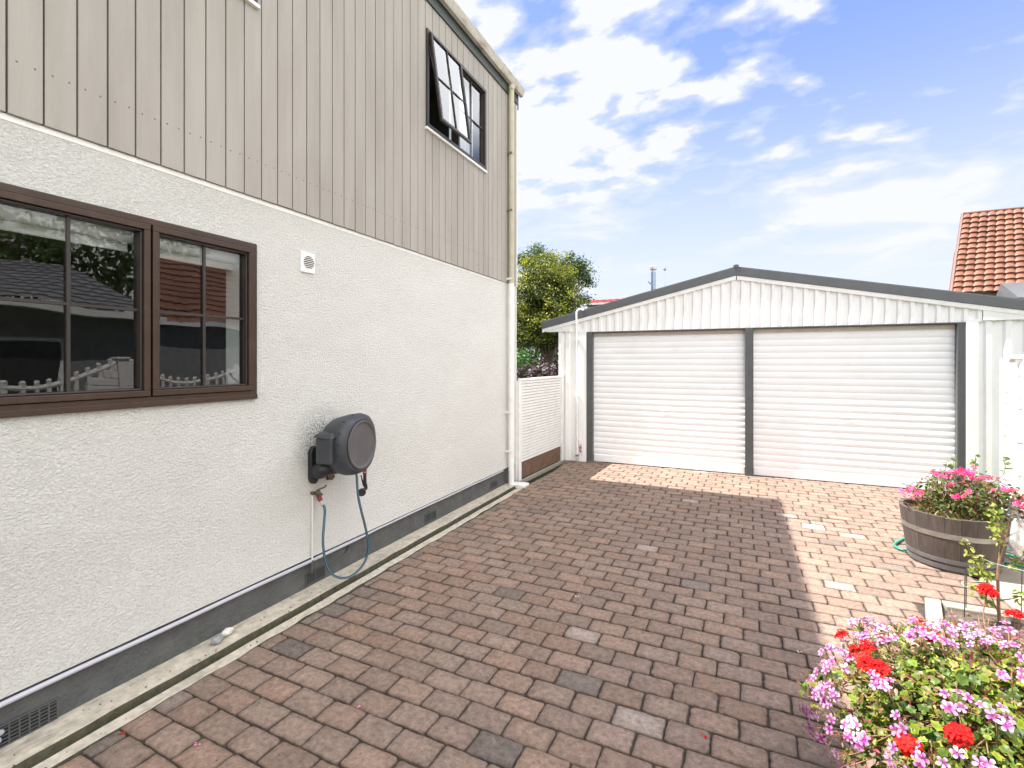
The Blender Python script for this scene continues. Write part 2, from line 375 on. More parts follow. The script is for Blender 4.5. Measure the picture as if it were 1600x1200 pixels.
# ------------------------------------------------------------------ ground
WX = -2.72
b = MB(); b.box(-120, 120, -60, 160, -0.5, -0.11, M['grass']); kind(b.build('ground'))
def jit(a): return random.uniform(-a, a)
b = MB(); b.box(-2.46, 2.184, 0.2, 7.9, -0.10, -0.010, M['joint'])
PL, PW, J = 0.208, 0.1385, 0.0062
def paver(x0, x1, y0, y1, c, edge_bright):
    cxp, cyp = (x0+x1)/2, (y0+y1)/2; skew = -.024*max(0, 1-y0/6); cyp += skew*(cxp+1)
    hx, hy = (x1-x0)/2-J/2, (y1-y0)/2-J/2
    if hx < 0.02: return
    yaw = skew+jit(0.014); dz = jit(0.0025); tx, ty = jit(0.014), jit(0.02)
    hx += jit(0.0015); hy += jit(0.0015)
    cr = random.uniform(0.010, 0.026); ring = []
    for (qx, qy, a0) in ((1, 1, 0), (-1, 1, 90), (-1, -1, 180), (1, -1, 270)):
        r_ = min(cr*random.uniform(.35, 1.2), hx*.6, hy*.6)
        for a in (0, 30, 60, 90):
            w = math.radians(a0+a)
            ring.append((qx*(hx-r_)+r_*math.cos(w), qy*(hy-r_)+r_*math.sin(w)))
        # a few points along the straight sides, so that they chip and wander
        nx = {0: (-1, 1), 90: (-1, -1), 180: (1, -1), 270: (1, 1)}[a0]
        for t in (.2, .4, .6, .8):
            if a0 in (0, 180): ring.append((qx*(hx-r_)*(1-2*t) , qy*hy + jit(.0030)))
            else: ring.append((qx*hx + jit(.0030), qy*(hy-r_)*(1-2*t)))
    n = len(ring)
    def P(x_, y_, z_):
        xx = x_*math.cos(yaw)-y_*math.sin(yaw); yy = x_*math.sin(yaw)+y_*math.cos(yaw)
        return (cxp+xx, cyp+yy, z_+dz+tx*x_+ty*y_)
    vs = []; cs = []
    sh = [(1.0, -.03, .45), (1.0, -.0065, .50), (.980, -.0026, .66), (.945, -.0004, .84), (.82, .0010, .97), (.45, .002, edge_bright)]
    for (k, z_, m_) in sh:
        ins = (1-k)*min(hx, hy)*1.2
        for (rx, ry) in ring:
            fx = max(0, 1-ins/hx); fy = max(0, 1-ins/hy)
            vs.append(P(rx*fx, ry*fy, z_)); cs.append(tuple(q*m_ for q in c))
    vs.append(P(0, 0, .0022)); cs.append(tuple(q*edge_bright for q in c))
    fs = [(i*n+k, i*n+(k+1) % n, (i+1)*n+(k+1) % n, (i+1)*n+k) for i in range(len(sh)-1) for k in range(n)]
    fs += [((len(sh)-1)*n+k, (len(sh)-1)*n+(k+1) % n, len(sh)*n) for k in range(n)]
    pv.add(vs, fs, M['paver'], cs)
pv = MB()
pal = [(.268, .184, .142), (.255, .178, .140), (.278, .194, .150), (.245, .178, .144), (.236, .176, .144), (.262, .194, .158), (.290, .192, .144), (.252, .186, .150)]
greys = [(.185, .145, .120), (.165, .132, .112), (.205, .162, .135)]
mean_c = (.245, .180, .144)
pal = [tuple((.6*q+.4*w)*k_ for q, w, k_ in zip(c_, mean_c, (.965, .94, .91))) for c_ in pal]
row = 0; y = 0.22; white_left = True
while y < 7.60:
    off = (row % 2)*PL/2 + jit(0.016); x = -3.0 + off; kx = 0; xg = x
    xl = -2.452 + 0.018*math.sin(y*3.1) - max(0, (y-1))*0.006
    xr = 1.60 + 0.01*math.sin(y*5) if 4.14 < y < 5.14 else 2.178
    while x < xr:
        kx += 1; x1 = xg + kx*PL + jit(.012)
        a, b_ = max(x, xl), min(x1, xr)
        if b_ - a > 0.045:
            if a > x + .03 and random.random() < .55: c = random.choice(greys)
            elif random.random() < .018: c = random.choice(greys)
            else: c = random.choice(pal)
            f = random.uniform(.90, 1.12); c = tuple(q*f for q in c); eb = random.uniform(.98, 1.16)
            if random.random() < .010: c = tuple(.6*q+.4*w for q, w in zip(c, (.38, .33, .29))); eb = 1.25
            ek = 1.120+.25*(y+PW/2-4.15)
            inb = 2.86 < y < 4.14 and a > ek-.03
            if 2.86 < y < 4.14: b_ = min(b_, ek)
            if b_-a < .04: inb = True
            if white_left and abs(x-.66) < .105 and abs(y-5.44) < .07:
                white_left = False; c = (.62, .61, .58); eb = 1.1
            if not inb: paver(a, b_, y, y+PW, c, eb)
        x = x1
    y += PW; row += 1
drv = b.build('driveway'); kind(drv)
pvo = pv.build('paving', None, smooth='auto'); kind(pvo); 
def crumbs(name, lab, n, xr_, yr_, z, s0, s1, cols):
    P = np.stack([rng.uniform(*xr_, n), rng.uniform(*yr_, n), np.full(n, z)], 1)
    o = scatter_mesh(name, [(-.5, -.3, 0), (.5, -.4, .1), (.4, .5, .25), (-.3, .4, .1), (0, 0, .5)], [(0, 1, 4), (1, 2, 4), (2, 3, 4), (3, 0, 4)], P, rng.normal(size=(n, 3))*.25+np.array([0, 0, 1]), rng.uniform(s0, s1, n), colpick(n, cols, .3), M['leaf'])
    o['kind'] = 'stuff'; tag(o, lab, 'litter')
crumbs('drain_litter', 'soil crumbs and leaf bits lying along the drain channel', 190, (-2.70, -2.44), (.6, 5.7), .021, .003, .011, [(.06, .045, .03), (.12, .08, .05), (.05, .06, .02)])
crumbs('paving_grit', 'small grit and leaf crumbs scattered over the paving', 1100, (-2.4, 1.5), (.8, 7.4), .004, .002, .007, [(.07, .05, .035), (.16, .11, .07), (.30, .27, .22)])
# garage threshold concrete and side concrete
b = MB(); b.box(-2.75, 3.3, 7.60, 7.95, -0.12, -0.004, M['conc_pale']); kind(b.build('threshold', bevel=.004))
b = MB()
for i, yy in enumerate([4.215, 4.68]):
    b.box(1.612, 2.18, yy+.004-(.055 if i == 0 else 0), [4.68, 5.13][i]-.004, -0.12, 0.003, M['conc_pale'])
b.box(2.185, 2.34, -2, 7.59, -0.12, .03, M['conc_pale'])
kind(b.build('concrete_path', bevel=.006))
b = MB(); KX = lambda yy: .25*(yy-4.15)
b.prism([(1.128, 4.150), (1.215, 4.150), (1.215+KX(3.0), 3.0), (1.128+KX(3.0), 3.0)], -.1, .022, 'z', M['conc_pale']); b.box(1.2155, 2.18, 4.06, 4.150, -.1, .020, M['conc_pale']); b.box(1.128+KX(3.0), 2.18, 2.915, 2.998, -.1, .020, M['conc_pale'])
kind(b.build('kerb', bevel=.008))
def bumpy(name, x0, x1, y0, y1, z, amp, mat, step=.03, round_=None):
    nx, ny = int((x1-x0)/step)+1, int((y1-y0)/step)+1; vs = []; fs = []
    for i in range(nx):
        for j in range(ny):
            xx = x0+(x1-x0)*i/(nx-1); yy = y0+(y1-y0)*j/(ny-1)
            vs.append((xx, yy, z+amp*mnoise.noise(Vector((xx*9, yy*9, 3)))+amp*.6*mnoise.noise(Vector((xx*33, yy*33, 1)))))
    for i in range(nx-1):
        for j in range(ny-1): fs.append((i*ny+j, (i+1)*ny+j, (i+1)*ny+j+1, i*ny+j+1))
    q = MB(); q.add(vs, fs, mat); return q
qb = bumpy('garden_bed', 1.19, 2.184, 2.99, 4.063, -.01, .022, M['soil'], .035)
qb.v = [(x_+.25*(y_-4.15)*(1-(x_-1.19)/.994), y_, z_) for (x_, y_, z_) in qb.v]
so = qb.build('garden_soil', smooth=True); kind(so)
# drainage channel along the house
b = MB()
def strip(x0, x1, z, mat, wob, step=.09):
    ys = np.arange(-1.0, 5.78, step); vs = []; fs = []
    for i, yy in enumerate(ys):
        a = x0; c_ = x1 + wob*(mnoise.noise(Vector((yy*6, x1*9, 0)))); zz = z + .003*mnoise.noise(Vector((yy*3, 1, x0)))
        shift = -max(0, yy-1)*0.004
        vs += [(a+shift, yy, -.1), (a+shift, yy, zz), (c_+shift, yy, zz-.002), (c_+shift, yy, -.1)]
    for i in range(len(ys)-1):
        for k in range(2): fs.append((i*4+k, i*4+k+1, (i+1)*4+k+1, (i+1)*4+k))
    fs.append((0, 1, 2, 3)); e = (len(ys)-1)*4; fs.append((e+3, e+2, e+1, e))
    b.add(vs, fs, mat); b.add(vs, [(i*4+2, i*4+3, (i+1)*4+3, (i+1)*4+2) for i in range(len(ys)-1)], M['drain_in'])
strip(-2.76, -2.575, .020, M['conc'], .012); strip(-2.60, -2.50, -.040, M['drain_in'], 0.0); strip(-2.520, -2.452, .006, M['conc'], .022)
kind(b.build('drain_channel', smooth='auto', recalc=False))
b = MB(); b.box(-2.67, -2.47, 5.70, 5.86, -.02, .030, M['white']); tag(b.build('drain_lid', bevel=.004), 'small pale concrete lid at the end of the drain channel under the downpipe', 'drain cover')

# ------------------------------------------------------------------ the house
H = thing('house', 'two storey house with white stippled plaster below and vertical beige boards above', 'house', (-5.5, 2.5, 0))
YC = 5.985        # far corner
wy0, wy1, wz0, wz1 = -0.39, 2.09, 1.375, 2.325      # lower window opening
PZ0, PZ1 = .229, 2.615
b = MB(); t_ = .09
for (y0, y1, z0, z1) in ((-6, wy0, PZ0, PZ1), (wy1, YC-.012, PZ0, PZ1), (wy0, wy1, PZ0, wz0), (wy0, wy1, wz1, PZ1)):
    b.box(WX-t_, WX, y0, y1, z0, z1, M['plaster'])
b.box(-9.5, WX-t_-.001, YC-t_, YC-.012, PZ0, PZ1, M['plaster'])
b.build('plaster_wall', H)
b = MB(); b.box(WX-.3, WX-.022, -6, YC-.02, -.15, .222, M['plinth']); b.box(-9.5, WX-.3, YC-.3, YC-.02, -.15, .22, M['plinth']); b.build('plinth', H)
b = MB(); b.box(WX-.05, WX+.003, -6, YC-.01, 2.585, 2.612, M['white']); b.build('flashing_strip', H, bevel=.003)
# cladding boards with open joints
b = MB(); b.box(WX-.09, WX-.003, -6, 3.86, 2.622, 5.13, M['groove']); b.box(WX-.09, WX-.003, 5.10, YC-.03, 2.622, 5.13, M['groove'])
b.box(WX-.09, WX-.003, 3.86, 5.10, 2.622, 3.82, M['groove']); b.box(WX-.09, WX-.003, 3.86, 5.10, 4.79, 5.13, M['groove'])
y = 0.945 - 60*.1172; up0 = (3.885, 5.085, 3.835, 4.775); up1 = (-.10, 2.075, 3.80, 4.775)
while y < YC-.03:
    y1 = min(y+.1172, YC-.02); s = random.uniform(.96, 1.035); c = (s, s*random.uniform(.995, 1.003), s*random.uniform(.985, 1.003))
    x1 = WX+.018+jit(.001); g = .0042
    segs = [(2.615+jit(.002), 5.12)]
    for (a0, a1, z0, z1) in (up0, up1):
        if y1-g > a0 and y+g < a1:
            if y+g >= a0-.06 and y1-g <= a1+.06 or True: segs = [(2.615, z0), (z1, 5.12)]
            ya, yb = y+g, y1-g
            if ya < a0 or yb > a1:
                # board partly beside the opening: keep the free part full height
                fa, fb = (ya, a0) if ya < a0 else (a1, yb)
                b.box(WX-.003, x1-.0012, fa, fb, z0, z1, M['cladding'], c)
    for (z0, z1) in segs: b.box(WX-.003, x1, y+g, y1-g, z0, z1, M['cladding'], c)
    for dy in (.03, .088):
        zz = 2.838+jit(.003)
        if y+dy < YC-.05: b.lathe([(.0042, 0), (.0036, .0016)], (x1, y+dy, zz), M['nail'], 8, (1, 0, 0))
    y = y1
b.build('board_cladding', H)
b = MB(); b.box(-9.5, WX-.09, YC-.09, YC-.015, 2.622, 5.13, M['cladding']); b.build('gable_cladding', H)
b = MB(); b.box(WX-.08, WX+.024, YC-.018, YC+.004, 2.60, 5.13, M['white']); b.box(WX-.05, WX+.012, YC-.010, YC+.006, .0, 2.60, M['white']); b.build('corner_trim', H, bevel=.003)
b = MB(); b.box(WX-.02, WX+.034, -6, YC+.01, 5.035, 5.24, M['fascia']); b.box(WX-.25, WX+.030, YC+.006, YC+.03, 4.98, 5.2, M['fascia'])
b.build('fascia', H, bevel=.003)
# gutter: open trough
b = MB(); gx = WX+.036
prof = [(gx, 5.25), (gx, 5.172), (gx+.010, 5.160), (gx+.044, 5.166), (gx+.062, 5.195), (gx+.066, 5.240), (gx+.078, 5.248), (gx+.078, 5.240), (gx+.074, 5.234), (gx+.069, 5.195), (gx+.048, 5.156), (gx+.008, 5.150), (gx-.002, 5.165), (gx-.002, 5.25)]
n_ = len(prof); vs = []
ys = list(np.arange(-6, 6.04, .25))+[6.04]
for yy in ys: vs += [(p[0], yy, p[1]+.0015*math.sin(yy*2.3)) for p in prof]
fs = [(i*n_+k, i*n_+(k+1) % n_, (i+1)*n_+(k+1) % n_, (i+1)*n_+k) for i in range(len(ys)-1) for k in range(n_)]
b.add(vs, fs, M['gutter']); b.prism([(gx, 5.245), (gx, 5.165), (gx+.044, 5.16), (gx+.063, 5.195), (gx+.07, 5.24)], 6.037, 6.044, 'y', M['gutter'])
b.build('gutter', H, smooth='auto')
b = MB()   # roof, rising gently away from the eave
b.prism([(WX+.05, 5.27), (WX+.05, 5.30), (-6.2, 6.20), (-9.7, 5.30), (-9.7, 5.27), (-6.2, 6.16)], -6.2, YC+.05, 'y', M['roofsteel']); b.build('roof', H)
b = MB(); b.prism([(-9.45, 5.135), (WX-.26, 5.135), (WX-.26, 5.20), (-6.2, 6.12), (-9.45, 5.28)], YC-.09, YC-.016, 'y', M['cladding']); b.build('gable_end', H)
b = MB(); b.box(-9.6, -9.5, -6, YC-.1, 0, 5.2, M['cladding']); b.box(-9.6, WX-.1, -6.1, -6.0, 0, 5.2, M['cladding']); b.build('back_wall', H)
b = MB(); b.box(-9.4, -4.95, YC+.004, 8.55, 0, 4.85, M['cladding']); b.build('unseen_wing_wall', H)  # unseen wing, added and sized to cast the shadow edge by the gate
b = MB(); b.prism([(-4.83, 4.90), (-4.83, 4.98), (-7.2, 5.6), (-9.5, 4.98), (-9.5, 4.90)], YC+.004, 8.65, 'y', M['roofsteel']); b.build('unseen_wing_roof', H)
# downpipe
b = MB(); px_, py_ = WX+.062, 5.715
b.tube([(px_, py_, 5.155), (px_, py_, 2.60)], .037, M['cream_pipe'], 20)
b.lathe([(.044, 0), (.044, .06)], (px_, py_, 5.09), M['cream_pipe'], 20)
dp = b.build('downpipe', H, smooth='auto')
b = MB(); b.tube([(px_, py_, 2.60), (px_, py_, 0.01)], .0375, M['white'], 20)
for zz in (1.35, .62): b.lathe([(.041, 0), (.041, .05)], (px_, py_, zz), M['white'], 20)
b.build('lower_pipe', dp, smooth='auto')
for zz in (4.27, 3.54, 2.66, .95, .45):
    b = MB(); b.box(WX+.0, px_+.03, py_-.046, py_-.040, zz-.012, zz+.012, M['nail' if zz > 3 else 'white']); b.lathe([(.040, 0), (.040, .022)], (px_, py_, zz-.011), M['cream_pipe' if zz > 2.62 else 'white'], 20)
    b.build('pipe_bracket', dp)
# white cable duct along the foot of the plaster
b = MB(); pts = []
for yy in np.arange(-.4, 5.66, .12):
    up = .012*min(1, max(0, (yy-3.0)/.15)) if yy > 2.9 else 0
    pts.append((WX+.004, yy, .208+up-(0.004 if yy > 3 else 0)+.0012*math.sin(yy*7)))
b.tube(pts, [.0112 if p[1] < 3.0 else .008 for p in pts], M['white_pvc'], 12); b.build('cable_duct', H, smooth=True)
b = MB(); b.tube(smoothpath([(WX-.018, .50, .10), (WX+.02, .86, .105), (WX+.012, .925, .100), (WX-.02, .935, .085)]), .011, M['white_pvc'], 10)
b.tube(smoothpath([(WX-.018, .50, .065), (WX+.022, .85, .073), (WX+.016, .915, .072), (WX-.02, .925, .062)]), .011, M['white_pvc'], 10); b.build('cable_ends', H, smooth=True)
# corbel shaped recess beside the second vent
b = MB(); b.tube(smoothpath([(WX-.012, 2.70, .092), (WX-.012, 2.80, .108), (WX-.012, 2.875, .135), (WX-.012, 2.90, .175), (WX-.012, 2.885, .20)]), .007, M['plinth'], 8)
b.build('plinth_ridge', H, smooth=True)
# sub-floor vents
def floor_vent(y0, y1, z0, z1, nc, nr, lab):
    b = MB(); X = WX-.022; fw = .006
    b.box(X+.0005, X+.0020, y0+fw, y1-fw, z0+fw, z1-fw, M['black'])
    for (a0, a1, c0, c1) in ((y0, y1, z0, z0+fw), (y0, y1, z1-fw, z1), (y0, y0+fw, z0+fw, z1-fw), (y1-fw, y1, z0+fw, z1-fw)):
        b.box(X, X+.008, a0, a1, c0, c1, M['vent_dark'])
    for i in range(1, nc):
        yy = y0+(y1-y0)*i/nc; b.box(X+.0015, X+.0065, yy-.0028, yy+.0028, z0+fw, z1-fw, M['vent_dark'])
    for i in range(1, nr):
        zz = z0+(z1-z0)*i/nr; b.box(X+.0018, X+.0060, y0+fw, y1-fw, zz-.0022, zz+.0022, M['vent_dark'])
    o = b.build('floor_vent', H); 
    if lab: o['label'] = lab
floor_vent(.90, 1.125, .020, .112, 7, 6, 'dark vent grille nearest the bottom left corner, with white cable ends'); floor_vent(2.49, 2.67, .035, .125, 2, 6, 'dark vent grille below the tap')
floor_vent(3.92, 4.11, .045, .13, 2, 6, 'dark vent grille half way along the plinth'); floor_vent(5.30, 5.47, .05, .13, 2, 6, 'dark vent grille next to the downpipe')
# wall vent
b = MB(); vy, vz = 2.487, 2.283; b.box(WX-.002, WX+.012, vy-.058, vy+.062, vz-.068, vz+.072, M['white'])
wv_ = b.build('wall_vent', H, bevel=.004)
b = MB(); b.lathe([(.050, 0), (.050, .0025)], (WX+.0115, vy+.004, vz+.004), M['white'], 32, (1, 0, 0))
b.build('vent_disc', wv_)
b = MB()
for i in range(7):
    zz = -.036+i*.0125; hw = math.sqrt(max(.0001, .045**2-zz*zz)); b.box(WX+.0142, WX+.0158, vy+.004-hw, vy+.004+hw, vz+.004+zz-.0030, vz+.004+zz+.0030, M['black'])
b.build('louvre_slots', wv_)
# windows -------------------------------------------------------------------
def bars(b, X0, X1, y0, y1, z0, z1, w, mat, wb=None):
    wb = wb or w
    b.box(X0, X1, y0, y1, z0, z0+wb, mat); b.box(X0, X1, y0, y1, z1-w, z1, mat)
    b.box(X0, X1, y0, y0+w, z0+wb, z1-w, mat); b.box(X0, X1, y1-w, y1, z0+wb, z1-w, mat)
b = MB(); bars(b, WX-.075, WX+.016, wy0+.002, wy1-.002, wz0+.002, wz1-.002, .030, M['brown'], .046)
b.box(WX-.07, WX+.022, wy0+.002, wy1-.002, wz0-.004, wz0+.024, M['brown'])
W1 = b.build('window', H, bevel=.003); W1['label'] = 'large brown framed ground floor window with small panes'
units = [(1.488, 2.055), (.835, 1.478), (.235, .825), (-.355, .225)]
for (a, c_) in units:
    z0, z1 = wz0+.050, wz1-.034
    b = MB(); bars(b, WX-.055, WX+.028, a, c_, z0, z1, .030, M['brown']); bars(b, WX-.048, WX+.014, a+.031, c_-.031, z0+.031, z1-.031, .010, M['darkbrown'])
    sash = b.build('sash', W1, bevel=.003)
    b = MB(); b.box(WX-.022, WX-.017, a+.032, c_-.032, z0+.032, z1-.032, M['glass']); b.build('pane', W1)
    b = MB(); ym = (a+c_)/2; zm = (z0+z1)/2+.0
    b.box(WX-.016, WX-.004, ym-.007, ym+.007, z0+.041, z1-.041, M['darkbrown']); b.box(WX-.0155, WX-.0035, a+.041, ym-.0075, zm-.007, zm+.007, M['darkbrown']); b.box(WX-.0155, WX-.0035, ym+.0075, c_-.041, zm-.007, zm+.007, M['darkbrown'])
    b.build('glazing_bars', W1)
b = MB(); b.tube(smoothpath([(WX-.040, 2.005, 1.475), (WX-.06, 1.985, 1.50), (WX-.065, 1.962, 1.535)]), .006, M['reel_dark'], 8); b.build('window_stay', W1, smooth=True)
# ragged dark sealant around the opening
b = MB(); b.box(WX-.001, WX+.0015, wy1-.004, wy1+.004, wz0-.004, wz1+.004, M['darkbrown']); b.box(WX-.001, WX+.0015, wy0, wy1+.004, wz1-.004, wz1+.004, M['darkbrown']); b.build('sealant', W1)
# room behind
b = MB(); X0, X1 = -6.2, WX-.095
b.box(X0-.05, X0, -1.2, 3.3, .3, 2.5, M['room']); b.box(X0, X1, -1.25, -1.2, .3, 2.5, M['room']); b.box(X0, X1, 3.3, 3.35, .3, 2.5, M['room'])
b.box(X0, X1, -1.2, 3.3, .25, .3, M['room']); b.box(X0, X1, -1.2, 3.3, 2.5, 2.55, M['room'])
b.box(WX-.14, WX-.095, 2.13, 3.29, .31, 2.49, M['room']); b.box(WX-.14, WX-.095, -1.19, -.44, .31, 2.49, M['room']); b.box(WX-.14, WX-.095, -.43, 2.12, .31, 1.34, M['room']); b.box(WX-.14, WX-.095, -.43, 2.12, 2.36, 2.49, M['room'])
b.build('downstairs_room', H)
b = MB(); b.box(WX-.20, WX-.079, 2.035, 2.118, 1.36, 2.33, M['blind']); b.build('window_reveal', H)
for (a, c_) in units:
    t = thing('roller_blind', {1.488: 'white rolled up blind behind the right hand casement of the ground floor window', .835: 'white rolled up blind behind the panes left of the window mullion'}.get(a, 'white rolled up blind %s' % ('just outside the left edge of view' if a > .1 else 'at the far left end of the ground floor window')), 'blind', (WX-.10, (a+c_)/2, 2.25))
    b = MB(); b.tube([(WX-.105, a+.02, 2.235), (WX-.105, c_-.02, 2.235)], .036, M['blind'], 20); b.build('roll', t, smooth='auto')
    b = MB(); b.box(WX-.143, WX-.140, a+.02, c_-.02, 2.175, 2.235, M['blind']); b.build('hanging_edge', t)
    b = MB(); b.tube([(WX-.1415, a+.02, 2.170), (WX-.1415, c_-.02, 2.170)], .007, M['blind'], 10); b.build('bottom_bar', t, smooth='auto')
# upstairs window with one casement pushed open
uy0, uy1, uz0, uz1 = 3.885, 5.085, 3.835, 4.775
def upper_window(y0, y1, z0, z1, lab, opened=True):
    b = MB(); bars(b, WX-.07, WX+.034, y0, y1, z0, z1, .034, M['darkbrown'], .040)
    ym = y0+(y1-y0)*.5; b.box(WX-.068, WX+.026, ym-.014, ym+.014, z0+.041, z1-.035, M['darkbrown'])
    W = b.build('window', H, bevel=.003); W['label'] = lab
    b = MB(); b.box(WX-.02, WX+.040, y0-.015, y1+.012, z0-.026, z0-.002, M['white']); b.build('sill', W, bevel=.002)
    # fixed light
    a, c_ = ym+.016, y1-.036; zz0, zz1 = z0+.042, z1-.036
    b = MB(); bars(b, WX-.03, WX+.012, a, c_, zz0, zz1, .012, M['darkbrown'])
    my, mz = (a+c_)/2, (zz0+zz1)/2
    b.box(WX-.002, WX+.008, my-.006, my+.006, zz0+.013, zz1-.013, M['darkbrown']); b.box(WX-.0015, WX+.0085, a+.013, my-.0065, mz-.006, mz+.006, M['darkbrown']); b.box(WX-.0015, WX+.0085, my+.0065, c_-.013, mz-.006, mz+.006, M['darkbrown'])
    b.build('glazing_bars', W)
    b = MB(); b.box(WX-.010, WX-.005, a+.010, c_-.010, zz0+.010, zz1-.010, M['glass']); b.build('pane', W)
    # hinged light, hinge along the top
    a, c_ = y0+.030, ym-.002; th = math.radians(8.2 if opened else 0); hz = z1-.030; Lh = hz-z0-.034
    def R(d, u):   # d = outward offset in the sash plane, u = distance down from the hinge
        return (WX+.030+d*math.cos(th)+u*math.sin(th), hz-u*math.cos(th)+d*math.sin(th))
    def rb(b, d0, d1, y0_, y1_, u0, u1, mat):
        p = [R(d0, u0), R(d1, u0), R(d1, u1), R(d0, u1)]
        b.prism(p, 0, 1, 'y', mat); 
        for i in range(-8, -4): b.v[i] = (b.v[i][0], y0_, b.v[i][2])
        for i in range(-4, 0): b.v[i] = (b.v[i][0], y1_, b.v[i][2])
    b = MB(); w = .028
    rb(b, 0, .026, a, c_, 0, w, M['darkbrown']); rb(b, 0, .026, a, c_, Lh-w, Lh, M['darkbrown']); rb(b, 0, .026, a, a+w, w, Lh-w, M['darkbrown']); rb(b, 0, .026, c_-w, c_, w, Lh-w, M['darkbrown'])
    S = b.build('open_sash', W, bevel=.002)
    my, mu = (a+c_)/2, Lh/2
    b = MB(); rb(b, .013, .022, my-.006, my+.006, w, Lh-w, M['darkbrown']); rb(b, .0135, .0215, a+w, my-.0065, mu-.006, mu+.006, M['darkbrown']); rb(b, .0135, .0215, my+.0065, c_-w, mu-.006, mu+.006, M['darkbrown'])
    b.build('glazing_bars', W)
    b = MB(); rb(b, .007, .012, a+w-.004, c_-w+.004, w-.004, Lh-w+.004, M['glass']); b.build('pane', W)
    for yy in (a+.004, c_-.01):
        b = MB(); q = R(0, Lh*.42); b.tube([(WX+.01, yy, hz-.05), (q[0], yy, q[1])], .005, M['reel_dark'], 6)
        b.build('window_stay', W)
    # room and net curtains
    b = MB(); b.box(-4.6, -4.55, y0-.3, y1+.3, z0-.4, z1+.25, M['room']); b.box(-4.55, WX-.1, y0-.35, y0-.3, z0-.4, z1+.25, M['room']); b.box(-4.55, WX-.1, y1+.3, y1+.35, z0-.4, z1+.25, M['room'])
    b.box(-4.55, WX-.1, y0-.3, y1+.3, z0-.45, z0-.4, M['room']); b.box(-4.55, WX-.1, y0-.3, y1+.3, z1+.25, z1+.3, M['room']); b.build('upstairs_room', H)
    vs = []; fs = []; n = 90
    for i in range(n):
        yy = (ym if opened else y0)+.04+(y1-(ym if opened else y0)-.08)*i/(n-1); xx = WX-.115+.012*math.sin(yy*62)+.006*math.sin(yy*143)
        vs += [(xx, yy, z0-.1), (xx, yy, z1+.05), (xx-.002, yy, z1+.05), (xx-.002, yy, z0-.1)]
    for i in range(n-1):
        for k in range(4): fs.append((i*4+k, i*4+(k+1) % 4, (i+1)*4+(k+1) % 4, (i+1)*4+k))
    b = MB(); b.add(vs, fs, M['curtain']); o = b.build('net_curtain', None, smooth='auto'); return W, o
W2, cu = upper_window(uy0, uy1, uz0, uz1, 'dark upstairs window with its left casement pushed open')
tag(cu, 'pale net curtain hanging inside the upstairs window with the open casement', 'curtain')
W3, cu = upper_window(.88, 2.08, 3.80, 4.775, 'upstairs window of which only the bottom right corner shows at the top edge', False)
tag(cu, 'net curtain inside the upstairs window cut off by the top edge', 'curtain')

# ------------------------------------------------------------------ hose reel
RC = Vector((-2.42, 2.70, 1.012)); yaw = math.radians(9)
ax = Vector((math.cos(yaw), math.sin(yaw), 0)); ay = Vector((-math.sin(yaw), math.cos(yaw), 0)); az = Vector((0, 0, 1))
HR = thing('hose_reel', 'charcoal wall mounted hose reel with a round grey cover and blue hose', 'hose reel', (WX, 2.53, .80))
def RP(t, a, z): return tuple(RC + ax*t + ay*a + az*z)
b = MB(); secs = [(-.262, .10, 2.2), (-.258, .125, 2.2), (-.235, .155, 2.3), (-.19, .188, 2.4), (-.13, .205, 2.5), (-.075, .212, 2.6), (-.035, .209, 2.5), (-.012, .200, 2.3), (-.003, .186, 2.1), (.0, .181, 2.0), (-.006, .172, 2.0)]
n = 64; vs = []
for (t, r, e) in secs:
    for k in range(n):
        w = 2*PI*k/n; cw, sw = math.cos(w), math.sin(w)
        q = (abs(cw)**e+abs(sw)**e)**(-1/e)
        bulge = 1+.10*max(0, math.cos(w-math.radians(42)))**6*min(1, max(0, (-t+.0)/.05))
        vs.append(RP(t, r*q*cw*bulge*1.0, r*q*sw*bulge*(.99)))
fs = [(i*n+k, i*n+(k+1) % n, (i+1)*n+(k+1) % n, (i+1)*n+k) for i in range(len(secs)-1) for k in range(n)] + [tuple(range(n)), tuple((len(secs)-1)*n+k for k in range(n))]
b.add(vs, fs, M['reel']); body = b.build('housing', HR, smooth=True)
for (t, w) in ((-.05, 100), (-.05, 128), (-.05, 152), (-.05, 172), (-.05, 192), (-.05, 74), (-.13, 150), (-.13, 178)):
    w = math.radians(w); r = .2135; e = 2.55; cw, sw = math.cos(w), math.sin(w); q = (abs(cw)**e+abs(sw)**e)**(-1/e)
    if t < -.1: r = .2055
    b = MB(); b.lathe([(.0055, -.004), (.0055, .0012)], RP(t, r*q*cw, r*q*sw*.99), M['reel_dark'], 10, (ay*cw+az*sw))
    b.build('screw', body)
b = MB(); prof = [(.163, -.03), (.172, -.004), (.172, .004), (.167, .008), (.160, .006), (.150, -.002), (.143, -.003), (.02, .001), (.001, .001)]
b.lathe([(r, h_) for r, h_ in prof], RP(.0, 0, 0), M['reel_disc'], 56, ax)
for i, v_ in enumerate(b.v):
    d = Vector(v_)-RC; a_ = d.dot(ay); b.v[i] = tuple(Vector(v_)+ay*.004)
b.build('round_cover', HR, smooth=True)
b = MB()     # side box with a lid, holding the pivot
def rbox(b, t0, t1, a0, a1, z0, z1, mat):
    vs = [RP(t, a, z) for t in (t0, t1) for a in (a0, a1) for z in (z0, z1)]
    b.add(vs, [(0,1,3,2), (4,6,7,5), (0,4,5,1), (2,3,7,6), (0,2,6,4), (1,5,7,3)], mat)
rbox(b, -.20, -.075, -.245, -.12, -.10, .075, M['reel']); o = b.build('pivot_box', HR, bevel=.012, seg=3)
